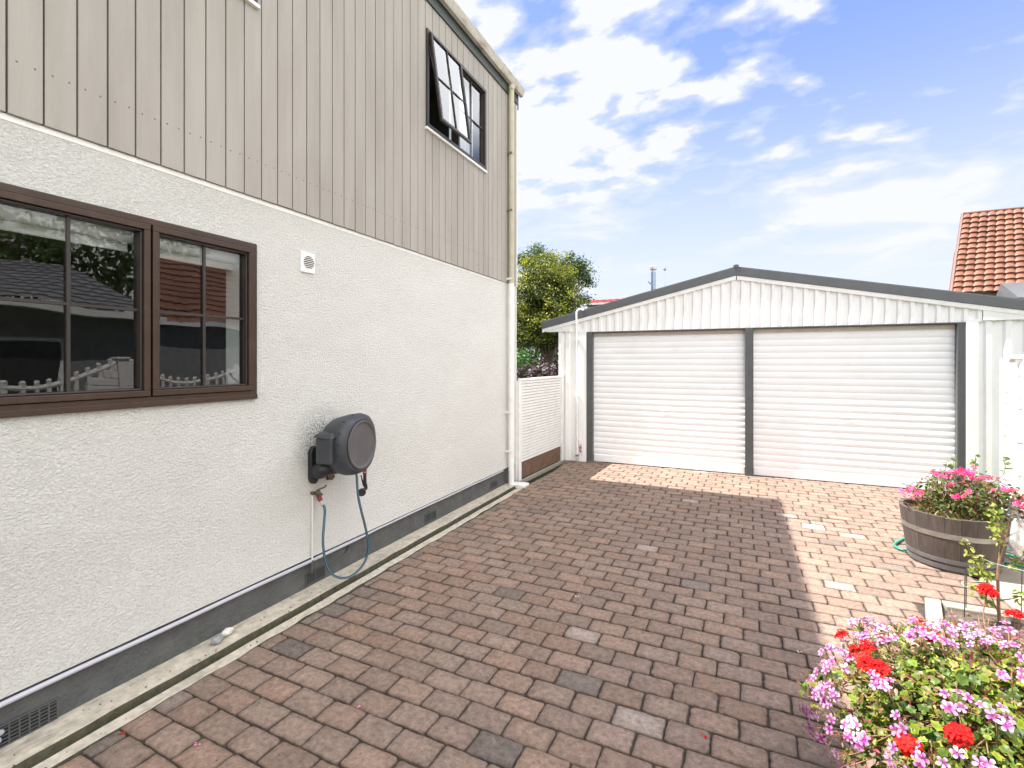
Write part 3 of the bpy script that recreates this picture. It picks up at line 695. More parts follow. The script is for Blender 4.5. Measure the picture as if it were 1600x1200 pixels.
b = MB(); vs = [RP(-.215, -.255, .078), RP(-.065, -.255, .070), RP(-.065, -.12, .085), RP(-.215, -.12, .095), RP(-.205, -.235, .10), RP(-.09, -.22, .105), RP(-.08, -.14, .115), RP(-.205, -.14, .115)]
b.add(vs, [(0, 1, 2, 3), (4, 5, 6, 7), (0, 1, 5, 4), (1, 2, 6, 5), (2, 3, 7, 6), (3, 0, 4, 7)], M['reel']); b.build('pivot_lid', HR, bevel=.006)
b = MB(); vs = []   # wall plate
pts = [(2.53+.038*math.cos(w), .80+.055*math.sin(w)) for w in np.linspace(PI, 2*PI, 9)] + [(2.53+.038*math.cos(w), .955+.055*math.sin(w)) for w in np.linspace(0, PI, 9)]
b.prism(pts, WX-.002, WX+.035, 'x', M['reel_dark'])
b.build('wall_bracket', HR, bevel=.008, seg=3)
b = MB(); b.tube(smoothpath([(WX+.03, 2.53, .835), (WX+.08, 2.535, .838), RP(-.20, -.16, -.15), RP(-.16, -.04, -.15)]), [.052]*25, M['reel_dark'], 14); b.build('pivot_arm', HR, smooth=True)
b = MB(); b.box(WX, WX+.02, 2.66, 2.72, .742, .785, M['brass']); b.tube([(WX+.02, 2.67, .75), (WX+.02, 2.70, .74), (WX+.02, 2.72, .76)], .007, M['brass'], 8); b.build('clamp', HR)
hp = smoothpath([RP(-.03, -.03, -.15), RP(-.025, -.028, -.22), (-2.45, 2.70, .62), (-2.47, 2.80, .36), (-2.49, 2.845, .21), (-2.505, 2.80, .105), (-2.53, 2.69, .060), (-2.57, 2.59, .10), (-2.60, 2.545, .20), (-2.62, 2.535, .34), (-2.635, 2.56, .48), (-2.645, 2.575, .56), (-2.655, 2.565, .60)], 10)
b = MB(); b.tube(hp, .0085, M['hose'], 12); ho = b.build('hose', HR, smooth=True)
b = MB(); b.tube([p+Vector((.0058, -.0052, .0)) for p in hp], .0030, M['hose_line'], 6); b.build('hose_stripe', ho, smooth=True)
b = MB(); b.tube([(-2.655, 2.565, .595), (-2.665, 2.558, .625)], .012, M['white_pvc'], 12); b.tube([(-2.665, 2.558, .625), (-2.675, 2.548, .655)], .0165, M['red'], 14); b.tube([(-2.675, 2.548, .655), (-2.680, 2.544, .672)], .014, M['reel_dark'], 12); b.build('red_connector', ho, smooth='auto')
# spray gun hanging under the reel
G = [Vector(RP(-.12, .222, -.11)), Vector(RP(-.12, .222, -.2))]
gq = Vector(RP(-.12, .222, -.232))
b = MB(); b.tube([G[0], gq+Vector((0, 0, .012))], .008, M['hose'], 10); b.build('hose_end', ho)
b = MB(); b.tube([gq+Vector((0, 0, .014)), gq+Vector((0, 0, .004))], .0125, M['reel_dark'], 12); b.tube([gq+Vector((0, 0, .004)), gq+Vector((0, 0, -.032))], .0155, M['red'], 14)
b.tube([gq+Vector((0, 0, -.018)), gq+Vector((0, 0, -.012))], .0162, M['white_pvc'], 14); b.build('gun_connector', HR, smooth='auto')
g0 = gq+Vector((0, 0, -.034))
b = MB(); b.tube([g0, g0+Vector((.0, .0, -.06)), g0+Vector((0, .012, -.105)), g0+Vector((0, .008, -.118))], [.012, .0135, .014, .010], M['reel_dark'], 12)
b.tube([g0+Vector((0, .008, -.108)), g0+Vector((.0, -.030, -.122))], [.013, .014], M['reel_dark'], 12)
b.lathe([(.014, 0), (.028, .010), (.029, .026), (.024, .030), (.006, .028)], g0+Vector((-.0, -.035, -.122)), M['reel_dark'], 20, (.75, -.65, -.05))
b.tube([g0+Vector((0, -.012, -.085)), g0+Vector((.0, -.028, -.04)), g0+Vector((0, -.040, .002))], [.006, .005, .004], M['reel_dark'], 8); b.build('spray_gun', HR, smooth='auto')
# tap
TP = thing('garden_tap', 'old brass tap on the plaster wall below the hose reel', 'tap', (WX, 2.55, .68))
b = MB(); b.tube([(WX, 2.545, .675), (WX+.035, 2.545, .675), (WX+.075, 2.545, .672)], [.012, .011, .012], M['brass'], 12); b.tube([(WX+.035, 2.545, .675), (WX+.045, 2.545, .655)], [.012, .013], M['brass'], 12)
b.lathe([(.010, 0), (.014, .01), (.010, .02)], (WX+.05, 2.545, .675), M['brass'], 12); b.build('tap_body', TP, smooth='auto')
b = MB(); b.tube([(WX+.05, 2.545, .69), (WX+.05, 2.545, .705)], .005, M['brass'], 8); b.tube([(WX+.055, 2.515, .700), (WX+.05, 2.545, .705), (WX+.05, 2.60, .708), (WX+.052, 2.612, .722)], [.005, .006, .005, .006], M['brass'], 8); b.build('tap_handle', TP, smooth='auto')
b = MB(); b.tube([(WX+.010, 2.525, .665), (WX+.009, 2.525, .21)], .0065, M['pipe_paint'], 12); b.tube([(WX+.008, 2.525, .212), (WX+.004, 2.525, .12)], .0095, M['plinth'], 12)
b.tube([(WX, 2.525, .68), (WX+.03, 2.525, .68)], .011, M['brass'], 10); b.build('supply_pipe', TP, smooth='auto')

b = MB()
def rock(name, c, r, mat, lab, seed):
    import bmesh
    bm = bmesh.new(); bmesh.ops.create_icosphere(bm, subdivisions=3, radius=1)
    for v_ in bm.verts:
        n = v_.co.normalized(); k = 1+.30*mnoise.noise(n*1.6+Vector((seed, 0, 0)))+.09*mnoise.noise(n*5+Vector((seed, 4, 0)))
        v_.co = Vector((n.x*r[0]*k, n.y*r[1]*k, n.z*r[2]*k))
    me = bpy.data.meshes.new(name); bm.to_mesh(me); bm.free(); me.materials.append(mat)
    me.polygons.foreach_set('use_smooth', [True]*len(me.polygons))
    o = bpy.data.objects.new(name, me); col.objects.link(o); o.location = c; tag(o, lab, 'stone')
rock('stone', (-2.655, 1.80, .042), (.024, .034, .021), M['stone_grey'], 'rounded dark grey stone on the edge of the drain channel', 3)
rock('stone', (-2.675, 1.872, .044), (.022, .036, .020), M['stone_white'], 'pale cream stone lying behind the grey stone on the drain edge', 8)

# ------------------------------------------------------------------ gate panel between house and garage
gA = Vector((-2.685, 6.02, 0)); gB = Vector((-2.615, 7.56, 0)); gd = (gB-gA).normalized(); gn = Vector((gd.y, -gd.x, 0)); GL = (gB-gA).length
SG = thing('side_gate', 'white horizontal slat gate between the house corner and the garage', 'gate', (-2.65, 6.8, 0))
def gbox(b, s0, s1, o0, o1, z0, z1, mat):
    vs = [tuple(gA+gd*s+gn*o+Vector((0, 0, z))) for s in (s0, s1) for o in (o0, o1) for z in (z0, z1)]
    b.add(vs, [(0,1,3,2), (4,6,7,5), (0,4,5,1), (2,3,7,6), (0,2,6,4), (1,5,7,3)], mat)
b = MB(); nS = 27; z0, z1 = .235, 1.335; st = (z1-z0)/nS
for i in range(nS):
    za = z0+st*i; o_ = .0
    gbox(b, .05, GL-.03, -.012, .004+jit(.0007), za+.0032, za+st-.0032, M['white'])
gbox(b, .05, GL-.03, -.016, -.0125, z0, z1, M['slat_gap'])
b.build('slats', SG)
b = MB(); gbox(b, .0, GL-.02, -.022, .014, 1.337, 1.372, M['white']); b.build('top_rail', SG, bevel=.003)
b = MB(); gbox(b, -.03, .045, -.03, .016, .0, 1.335, M['white']); b.build('hinge_post', SG, bevel=.003)
b = MB(); gbox(b, GL-.028, GL+.05, -.04, .024, -.01, 1.380, M['white']); b.build('latch_post', SG, bevel=.003)
b = MB(); gbox(b, .03, GL-.04, -.020, -.004, .012, .228, M['timber']); b.build('kick_board', SG, bevel=.003)
b = MB(); gbox(b, .0, GL, .0, .035, -.05, .002, M['conc_pale']); b.build('sill_strip', SG, bevel=.004)

# ------------------------------------------------------------------ garage
GY = 7.62
GA = thing('garage', 'white corrugated steel double garage with two roller doors and charcoal gable roof', 'garage', (0, 10.5, 0))
aX, aZ = -.04, 2.93; lX, lZ = -2.97, 2.256; rX = 3.55; rZ = 2.187
def rz(x):  return aZ + (x-aX)*((aZ-lZ)/(aX-lX)) if x < aX else aZ - (x-aX)*((aZ-rZ)/(rX-aX))
def ribbed(b, x0, x1, zb, ztop, y, pitch, depth, mat, flat=.45):
    # vertical trapezoid ribs, ribs towards -y
    xs = []; x = x0
    k = 0
    while x < x1:
        for (dx, dd) in ((0, 0), (pitch*.40, 0), (pitch*.52, -depth), (pitch*.82, -depth), (pitch*.94, 0)):
            if x+dx <= x1: xs.append((x+dx, y+dd))
        x += pitch
    xs.append((x1, y))
    if x0 < aX < x1: xs.append((aX, y)); xs.sort()
    vs = []
    for (xx, yy) in xs:
        vs += [(xx, yy, zb), (xx, yy, ztop(xx))]
    fs = [(2*i, 2*i+2, 2*i+3, 2*i+1) for i in range(len(xs)-1)]
    b.add(vs, fs, mat)
    b.box(x0, x1, y+.002, y+.03, zb, zb+.001, mat)
# front wall pieces
TZ = 2.062
b = MB(); ribbed(b, -2.66, -2.30, 0, lambda x: 2.10, GY, .19, .022, M['steel_white']); b.build('left_front_wall', GA)
b = MB(); ribbed(b, 2.55, 3.25, 0, lambda x: 2.10, GY, .175, .022, M['steel_white']); b.build('right_front_wall', GA)
b = MB(); ribbed(b, -2.58, 3.1, TZ+.012, lambda x: rz(x)-.17, GY-.006, .127, .022, M['steel_white']); b.build('gable_wall', GA)
b = MB(); b.box(-2.68, -2.625, GY-.03, GY+.03, 0, 2.12, M['steel_white']); b.box(-2.665, -2.65, GY+.03, 13.6, 0, 2.2, M['steel_white']); b.box(3.25, 3.27, GY, 13.6, 0, 2.12, M['steel_white']); b.box(3.235, 3.275, GY-.03, GY, 0, 2.1, M['grey_trim'])
b.box(-2.65, 3.25, 13.55, 13.6, 0, 2.2, M['steel_white']); b.box(-2.64, 3.24, GY+.25, GY+.26, 0, 2.06, M['black']); b.build('side_walls', GA)
b = MB(); b.box(-2.335, -2.212, GY-.032, GY+.05, 0, TZ+.04, M['steel_white']); b.build('left_jamb', GA, bevel=.003)
b = MB(); b.box(2.458, 2.575, GY-.032, GY+.05, 0, TZ+.04, M['steel_white']); b.build('right_jamb', GA, bevel=.003)
for (x0, x1, lab) in ((-2.210, -2.112, 'charcoal post left of the doors'), (.074, .180, 'charcoal post between the two roller doors'), (2.378, 2.456, 'charcoal post right of the doors')):
    b = MB(); b.box(x0, x1, GY-.026, GY+.10, 0, TZ-.004, M['grey_trim'])
    for k in range(5): xx = x0+.012+(x1-x0-.024)*k/4; b.box(xx-.0015, xx+.0015, GY-.0285, GY-.026, 0.001, TZ-.006, M['grey_trim'])
    b.build('door_post', GA)['label'] = lab
b = MB(); b.box(-2.211, 2.457, GY-.024, GY+.11, TZ-.003, TZ+.010, M['grey_trim']); b.build('door_head', GA)
# roller doors
def roller(x0, x1, lab):
    Yd = GY+.055; b = MB(); prof = []; z = .115; p = .0885
    while z < TZ+.0:
        for (dz, dd) in ((0, 0), (.005, .005), (.012, .0065), (.019, .005), (.028, .0), (.044, -.0022), (.062, -.0030), (.080, -.0012)):
            if z+dz < TZ+.0: prof.append((z+dz, Yd+dd))
        z += p
    vs = []; nx = 24
    for i in range(nx+1):
        xx = x0+(x1-x0)*i/nx
        for (zz, yy) in prof:
            vs.append((xx, yy+.0035*mnoise.noise(Vector((xx*1.3, zz*2.2, x0)))+.0015*mnoise.noise(Vector((xx*3, zz*9, 2))), zz))
    n_ = len(prof); fs = [(i*n_+k, (i+1)*n_+k, (i+1)*n_+k+1, i*n_+k+1) for i in range(nx) for k in range(n_-1)]
    b.add(vs, fs, M['door_white']); d = b.build('roller_door', GA, smooth=True); d['label'] = lab
    b = MB(); b.box(x0+.004, x1-.004, Yd-.012, Yd+.012, .012, .118, M['door_white']); b.build('bottom_rail', d, bevel=.004)
    b = MB(); b.box(x0+.002, x1-.002, Yd-.010, Yd+.015, .0, .011, M['reel_dark']); b.build('rubber_seal', d)
    b = MB(); b.box(x0, x1, Yd-.022, Yd+.0, TZ-.062, TZ-.006, M['headbrown']); b.build('head_flap', d, bevel=.006)
    xm = (x0+x1)/2; b = MB(); b.box(xm-.06, xm+.06, Yd-.012, Yd-.002, .858, .876, M['door_white']); b.build('door_handle', d, bevel=.004)
    b = MB(); b.box(xm-.06, xm+.06, Yd-.030, Yd-.012, .016, .030, M['door_white']); b.build('pull_bar', d, bevel=.003)
roller(-2.112, .074, 'narrower white roller door on the left'); roller(.180, 2.378, 'wider white roller door on the right')
# barge boards and roof
def slope_strip(b, x0, x1, up, dn, y0, y1, mat):
    b.add([(x0, yy, rz(x0)-q) for yy in (y0, y1) for q in (up, dn)] + [(x1, yy, rz(x1)-q) for yy in (y0, y1) for q in (up, dn)],
          [(0,1,3,2), (4,6,7,5), (0,4,5,1), (2,3,7,6), (0,2,6,4), (1,5,7,3)], mat)
for (x0, x1) in ((lX, aX-.0), (aX+.0, rX)):
    b = MB(); slope_strip(b, x0, x1, 0, .118, GY-.052, GY-.030, M['roofsteel']); b.build('barge_cap', GA, bevel=.003)
    b = MB(); slope_strip(b, x0+.01, x1, .119, .176, GY-.044, GY-.006, M['white']); b.build('barge_board', GA, bevel=.003)
for (x0, x1) in ((lX, aX), (aX, rX)):
    b = MB(); slope_strip(b, x0, x1, -.012, .006, GY-.029, 13.8, M['roofsteel']); b.build('roof', GA)
b = MB(); b.box(aX-.035, aX+.035, GY-.058, GY+.0, aZ-.01, aZ+.030, M['roofsteel']); b.tube([(aX, GY-.02, aZ+.018), (aX, 13.8, aZ+.018)], .028, M['roofsteel'], 10); b.build('ridge_cap', GA, bevel=.004)
# boxed eave ends
b = MB(); b.prism([(lX+.06, rz(lX+.06)-.178), (lX+.14, 2.085), (-2.47, 2.085), (-2.47, rz(-2.47)-.178)], GY-.040, GY-.0285, 'y', M['white']); b.build('eave_box', GA, bevel=.002)
b = MB(); b.prism([(2.61, rz(2.61)-.178), (2.61, 2.085), (3.5, 2.085), (3.5, rz(3.5)-.10)], GY-.040, GY-.0285, 'y', M['white']); b.build('eave_box', GA, bevel=.002)
# white conduit with a hook over the roof edge
cxp = -2.355; b = MB(); b.tube(smoothpath([(cxp, GY-.062, .0), (cxp, GY-.062, 1.0), (cxp, GY-.062, 1.9), (cxp, GY-.075, 2.22), (cxp-.004, GY-.078, 2.36), (cxp+.012, GY-.078, 2.415), (cxp+.05, GY-.070, 2.435), (cxp+.10, GY-.04, 2.42)]), .0155, M['white'], 14)
cd = b.build('conduit', GA, smooth=True)
for zz in (1.95, 1.05, .35):
    b = MB(); b.box(cxp-.026, cxp+.026, GY-.064, GY-.03, zz-.012, zz+.012, M['white']); b.build('clip', cd, bevel=.002)
b = MB(); b.box(cxp-.024, cxp+.022, GY-.078, GY-.045, .085, .112, M['greytimber']); b.build('pipe_clamp', cd)
# small pink and white warning label
b = MB(); sx0 = cxp+.018; b.box(sx0, sx0+.062, GY-.0385, GY-.0365, .095, .300, M['sticker_white']); lb = b.build('warning_label', GA)
b = MB(); b.box(sx0+.004, sx0+.058, GY-.0392, GY-.0386, .13, .272, M['sticker']); b.build('label_field', lb)
b = MB(); b.box(sx0+.010, sx0+.05, GY-.0398, GY-.0393, .258, .264, M['ink']); b.box(sx0+.010, sx0+.052, GY-.0398, GY-.0393, .238, .246, M['ink_pink'])
b.add([(sx0+x_, GY-.0398, z_) for x_, z_ in ((.012, .232), (.040, .236), (.050, .205), (.034, .200), (.034, .222), (.022, .200), (.012, .202))], [tuple(range(7))], M['ink'])
b.add([(sx0+x_, GY-.0398, z_) for x_, z_ in ((.010, .190), (.024, .192), (.026, .172), (.046, .184), (.046, .160), (.032, .148), (.018, .158))], [tuple(range(7))], M['ink']); b.build('label_print', lb, recalc=False)
b = MB(); b.box(-2.16, -1.93, GY-.075, GY-.045, -.004, .030, M['greytimber']); tag(b.build('timber_offcut', bevel=.003), 'short grey timber offcut at the foot of the left door post', 'offcut')
b = MB(); b.box(-.06, .30, GY-.082, GY-.032, -.006, .006, M['greytimber']); tag(b.build('metal_strip', bevel=.002), 'flat dull strip on the paving at the foot of the middle door post', 'strip')

# ------------------------------------------------------------------ white precast fence on the right
FX = 2.245
def fence_post(y, lab, h_=1.64, w=.055):
    t = thing('fence_post', lab, 'post', (FX, y, 0), 'posts of the white precast fence')
    b = MB(); b.box(FX-w, FX+w, y-w, y+w, 0, h_-.02, M['fence_white']); b.build('shaft', t, bevel=.006)
    b = MB(); b.box(FX-.078, FX+.078, y-.078, y+.078, h_-.019, h_+.018, M['fence_white']); b.build('cap', t, bevel=.010)
    return t
def fence_panel(y0, y1, lab):
    t = thing('picket_fence', lab, 'fence', (FX, (y0+y1)/2, 0), 'scalloped panels of the white precast fence')
    Lp = y1-y0; b = MB(); mid = (y0+y1)/2
    def top(y): return 1.30+.30*(abs(y-mid)/(Lp/2))**1.8
    k = 0
    for i in range(16):            # stacked block courses, wide below and stepping back to the posts
        z0 = .02+i*.097; z1 = z0+.091
        reach = Lp/2-.02 if z1 < .62 else max(.10, (Lp/2)*(.62-.40*(z0-.62)))
        if z1 > 1.585: break
        if reach >= Lp/2-.03:
            yy = y0
            while yy < y1-.02:
                w = min(random.uniform(.2, .34), y1-yy); b.box(FX-.03+jit(.006), FX+.03+jit(.006), yy+.003, yy+w-.003, z0, z1, M['fence_white']); yy += w
        else:
            r_ = min(reach, Lp/2)
            # keep courses under the sweeping rail
            for sgn in (-1, 1):
                e = y0 if sgn < 0 else y1; w = r_
                while w > .05 and top(e-sgn*w) < z1+.03: w -= .03
                b.box(FX-.03+jit(.006), FX+.03+jit(.006), min(e, e-sgn*w)+.001, max(e, e-sgn*w)-.001, z0, z1, M['fence_white'])
    b.box(FX-.012, FX+.012, y0, y1, .02, .58, M['fence_white']); b.build('block_courses', t, bevel=.008)
    b = MB(); n = 24
    b.tube([(FX, y0+Lp*i/n, top(y0+Lp*i/n)-.03) for i in range(n+1)], .032, M['fence_white'], 8); b.build('swept_rail', t)
    b = MB(); m_ = max(2, int(Lp/.125))
    for i in range(m_):
        yy = y0+Lp*(i+.5)/m_; b.box(FX-.026, FX+.026, yy-.024, yy+.024, .60, top(yy)+.02, M['fence_white'])
        b.lathe([(.028, 0), (.032, .02), (.020, .045)], (FX, yy, top(yy)+.018), M['fence_white'], 8)
    b.build('pickets', t, bevel=.006)
fence_post(5.80, 'capped white post of the precast fence nearest the garage, at the right edge')
b = MB()
for i in range(16): z0 = .02+i*.1; b.box(FX-.03+jit(.004), FX+.03+jit(.004), 5.858, 5.985, z0, min(z0+.092, 1.615), M['fence_white'])
b.box(FX-.02, FX+.02, 5.858, 5.985, .02, 1.60, M['fence_white']); e = b.build('fence_end_blocks', bevel=.008); tag(e, 'short stack of white precast blocks between the end strip and the capped post', 'fence')
b = MB(); b.box(FX-.05, FX+.04, 5.988, 6.035, 0, 1.628, M['white']); tag(b.build('fence_end_strip', bevel=.004), 'plain cream strip closing the end of the white fence next to the garage', 'fence')
yy = 5.80
for i in range(5):
    fence_panel(yy-1.88, yy-.057, 'scalloped white fence panel %s' % ('whose far end shows at the right edge', 'out of view beside the pink flower tub', 'reflected in the left panes', 'reflected left of the window mullion', 'nearest the street')[i])
    yy -= 1.94; fence_post(yy, 'capped white fence post out of view, %s' % ('second from the garage', 'third from the garage', 'fourth from the garage', 'fifth from the garage', 'sixth from the garage')[i])

# ------------------------------------------------------------------ barrel planters
def barrel(cx, cy, r0, r1, h_, lab, low=True):
    t = thing('half_barrel', lab, 'planter', (cx, cy, 0)); n = 22
    def rad(z):
        u = z/h_; return r0+(r1-r0)*(1.25*u-.25*u*u)
    b = MB()
    for k in range(n):
        a0, a1 = 2*PI*k/n+.0025, 2*PI*(k+1)/n-.0025; s = random.uniform(.64, .86); c = (s, s*random.uniform(.95, 1.02), s*random.uniform(.9, 1.02)); top = h_+jit(.003)
        zs = [0.0, .1, .2, .3, .4, .5, .6, .7, .8, .9, 1.0]; vs = []
        for z_ in zs:
            z = z_*top; r = rad(z)
            for a in (a0, (a0+a1)/2, a1): vs.append((cx+r*math.cos(a), cy+r*math.sin(a), z))
            for a in (a1, (a0+a1)/2, a0): vs.append((cx+(r-.028)*math.cos(a), cy+(r-.028)*math.sin(a), z))
        fs = [(i*6+q, i*6+(q+1) % 6, (i+1)*6+(q+1) % 6, (i+1)*6+q) for i in range(len(zs)-1) for q in range(6)]; e = (len(zs)-1)*6
        fs += [(0, 1, 2, 3, 4, 5), tuple(e+q for q in range(6))]
        b.add(vs, fs, M['stave'], c)
    b.build('staves', t, smooth='auto')
    for (z0, z1, mt) in ((.62, .71, 'hoop'), (.045, .125, 'hoop_low'), (.17, .245, 'hoop_low')):
        b = MB(); zz = [h_*(z0+(z1-z0)*q/3) for q in range(4)]; nn = 64; vs = []
        for z in zz:
            for k in range(nn): a = 2*PI*k/nn; r = rad(z)+.0035; vs.append((cx+r*math.cos(a), cy+r*math.sin(a), z))
        for z in reversed(zz):
            for k in range(nn): a = 2*PI*k/nn; r = rad(z)-.002; vs.append((cx+r*math.cos(a), cy+r*math.sin(a), z))
        fs = [(i*nn+k, i*nn+(k+1) % nn, ((i+1) % 8)*nn+(k+1) % nn, ((i+1) % 8)*nn+k) for i in range(8) for k in range(nn)]
        b.add(vs, fs, M[mt]); b.build('hoop', t, smooth='auto')
    b = MB(); rr = rad(h_*.85)-.029; vs = [(cx, cy, h_*.86)]; nn = 36
    for q in (1, 2, 3, 4):
        for k in range(nn): a = 2*PI*k/nn; r = rr*q/4; vs.append((cx+r*math.cos(a), cy+r*math.sin(a), h_*.85+.016*mnoise.noise(Vector((r*math.cos(a)*14, r*math.sin(a)*14, cx)))))
    fs = [(0, 1+k, 1+(k+1) % nn) for k in range(nn)]
    for q in range(3): fs += [(1+q*nn+k, 1+(q+1)*nn+k, 1+(q+1)*nn+(k+1) % nn, 1+q*nn+(k+1) % nn) for k in range(nn)]
    b.add(vs, fs, M['soil']); b.build('potting_soil', t, smooth=True)
    return t
BX, BY = 1.540, 5.02
barrel(BX, BY, .275, .335, .425, 'weathered half wine barrel planted with pink flowers in front of the right door')
CX, CY = .86, 2.17
barrel(CX, CY, .27, .32, .36, 'half wine barrel hidden under the big pink and red geranium in the corner')

# shrubs with flowers -------------------------------------------------------
def branches(b, base, tips, r, mat, wob=.04):
    for tp in tips:
        bs = Vector(base)+Vector((jit(.05), jit(.05), 0)); tp = Vector(tp)
        mid = bs.lerp(tp, .5)+Vector((jit(wob), jit(wob), abs(jit(wob))))
        pts = smoothpath([bs, mid, tp], 4); b.tube(pts, [r*(1-.75*i/(len(pts)-1)) for i in range(len(pts))], mat, 5)
def ellip(n, c, r, lo=.55, zmin=-1.0):
    d = unit(rng.normal(size=(n*3, 3))); d = d[d[:, 2] > zmin][:n]; n = len(d)
    k = rng.uniform(lo, 1.0, n)**.6
    return np.array(c)+d*np.array(r)*k[:, None], d
def lump(p, c, r, amp, f, seed):
    # uneven outline: push points in and out with noise of their direction
    out_ = []
    for q in p:
        d = Vector((q-np.array(c))/np.array(r)); k = 1+amp*mnoise.noise(d*f+Vector((seed, 0, 0)))+amp*.5*mnoise.noise(d*f*2.3+Vector((seed, 9, 0)))
        out_.append(np.array(c)+np.array(d)*np.array(r)*k)
    return np.array(out_)

# pink impatiens in the far barrel
PF = thing('pink_flower_shrub', 'sprawling shrub with hot pink flowers growing in the weathered half barrel', 'flowering plant', (BX, BY, .36))
c0 = (BX+.10, BY+.02, .52); r0 = (.34, .33, .20)
P, D = ellip(2300, c0, r0, .35, -.6); P = lump(P, c0, r0, .30, 2.2, 4)
scatter_mesh('foliage', *LEAF, P, D*.7+np.array([0, 0, .7])+rng.normal(size=D.shape)*.45, rng.uniform(.018, .040, len(P)), colpick(len(P), [(.04, .08, .015), (.07, .12, .02), (.15, .20, .03), (.10, .05, .03), (.16, .07, .04), (.09, .14, .02)], .35), M['leaf'], PF)
tips = [(BX-.36+jit(.04), BY-.10+jit(.05), .52+jit(.05)) for _ in range(5)] + [(c0[0]+jit(.3), c0[1]+jit(.3), .62+jit(.08)) for _ in range(26)] + [(BX+.42+jit(.06), BY-.05+jit(.1), .5+jit(.1)) for _ in range(6)]
b = MB(); branches(b, (BX+.02, BY, .36), tips, .007, M['twig'], .07); b.build('branches', PF, smooth=True)
pv5, pf5, pc5 = petal5()
fl = [(BX-.36, BY-.12, .545), (BX-.30, BY-.12, .57), (BX-.29, BY-.16, .54), (BX-.26, BY-.1, .56)]
for i in range(24):
    w = rng.uniform(0, 2*PI); q = rng.uniform(.1, 1); fl.append((c0[0]+.36*q*math.cos(w), c0[1]+.30*q*math.sin(w)-.06, .74-.16*q*q+rng.uniform(-.03, .03)))
for i in range(6): fl.append((BX+.36+jit(.10), BY-.14+jit(.12), .52+jit(.09)))
for i, f in enumerate(fl):
    nf = int(rng.integers(3, 7)); Pp = np.array(f)+rng.normal(size=(nf, 3))*np.array([.022, .022, .014]); Dd = np.array([[-.15, -.45, .75]])+rng.normal(size=(nf, 3))*.45
    scatter_mesh('flower_cluster', pv5, pf5, Pp, Dd, rng.uniform(.016, .025, nf), colpick(nf, [(.80, .06, .22), (.85, .10, .30), (.72, .05, .16), (.88, .25, .42)], .12), M['petal'], PF, np.sqrt(np.array(pc5)))
# leafy shoots
b = MB(); SP = []
for (tx, ty, tz) in ((BX+.16, BY+.05, .86), (BX+.02, BY+.02, .84), (BX+.30, BY-.02, .87), (BX-.05, BY-.05, .80)):
    pts = smoothpath([(BX+.05, BY, .5), (tx-.01, ty, tz-.15), (tx, ty, tz)], 5); b.tube(pts, [.004*(1-.6*i/(len(pts)-1)) for i in range(len(pts))], M['stem'], 5)
    for q in range(9): p_ = pts[-1-q//2]; SP.append((p_.x+jit(.008), p_.y+jit(.008), p_.z))
b.build('shoots', PF, smooth=True); SP = np.array(SP)
scatter_mesh('shoot_leaves', *LEAF, SP, rng.normal(size=SP.shape)+np.array([0, -.5, 1.0]), rng.uniform(.03, .055, len(SP)), colpick(len(SP), [(.10, .18, .03), (.16, .24, .05)], .2), M['leaf'], PF)
# dry grassy mulch in the barrel
nb = 900; w = rng.uniform(0, 2*PI, nb); q = np.sqrt(rng.uniform(0, 1, nb))*.26
P = np.stack([BX+q*np.cos(w), BY+q*np.sin(w)-.02, np.full(nb, .375)], 1)
gr = scatter_mesh('dry_grass', [(-.05, 0, 0), (.05, 0, 0), (.03, .6, .1), (0, 1, .25)], [(0, 1, 2, 3)], P, rng.normal(size=(nb, 3))*np.array([1, 1, .25]), rng.uniform(.04, .10, nb), colpick(nb, [(.42, .34, .16), (.50, .42, .22), (.20, .25, .06), (.30, .22, .12)], .25), M['leaf'])
gr['kind'] = 'stuff'; tag(gr, 'dry straw coloured grass and mulch on the soil of the weathered barrel', 'mulch')

# big geranium in the near barrel
GB = thing('geranium_bush', 'large trailing geranium with lilac pink and red flower heads in the bottom right corner', 'flowering plant', (CX, CY, .30))
c1 = (CX+.045, CY-.06, .360); r1 = (.60, .50, .27)
P, D = ellip(10500, c1, r1, .45, -.75); P = lump(P, c1, r1, .26, 2.4, 14)
P2, D2 = ellip(3200, c1, r1, .94, -.6); P2 = lump(P2, c1, r1, .26, 2.4, 14)
RL = round_leaf()
cols = colpick(len(P), [(.09, .15, .018), (.13, .20, .022), (.05, .09, .015), (.24, .31, .03), (.12, .18, .02), (.32, .34, .035), (.30, .24, .05)], .35)
keep = np.array([mnoise.noise(Vector(q*8.5)) > -.17 for q in P]); P, D, = P[keep], D[keep]; cols = cols[keep]
keep = np.array([mnoise.noise(Vector(q*8.5)) > -.17 for q in P2]); P2, D2 = P2[keep], D2[keep]
scatter_mesh('foliage', RL[0], RL[1], P, D*.55+np.array([0, -.1, .75])+rng.normal(size=D.shape)*.42, rng.uniform(.008, .0195, len(P)), cols, M['leaf'], GB, [(.50, .62, .5)]+[(1, 1, 1)]*14)
scatter_mesh('small_foliage', *LEAF, P2, D2*.8+rng.normal(size=D2.shape)*.6, rng.uniform(.010, .022, len(P2)), colpick(len(P2), [(.30, .33, .07), (.20, .27, .05), (.28, .14, .10), (.35, .22, .12)], .3), M['leaf'], GB)
b = MB(); tips = []
for i in range(130):
    w = random.uniform(0, 2*PI); u = random.uniform(.05, 1); d = Vector((math.cos(w)*math.sqrt(1-u*u*.9), math.sin(w)*math.sqrt(1-u*u*.9), u)); tips.append((c1[0]+d.x*r1[0], c1[1]+d.y*r1[1], c1[2]+d.z*r1[2]))
branches(b, (CX, CY, .33), tips, .0055, M['twig'], .06); b.build('branches', GB, smooth=True)
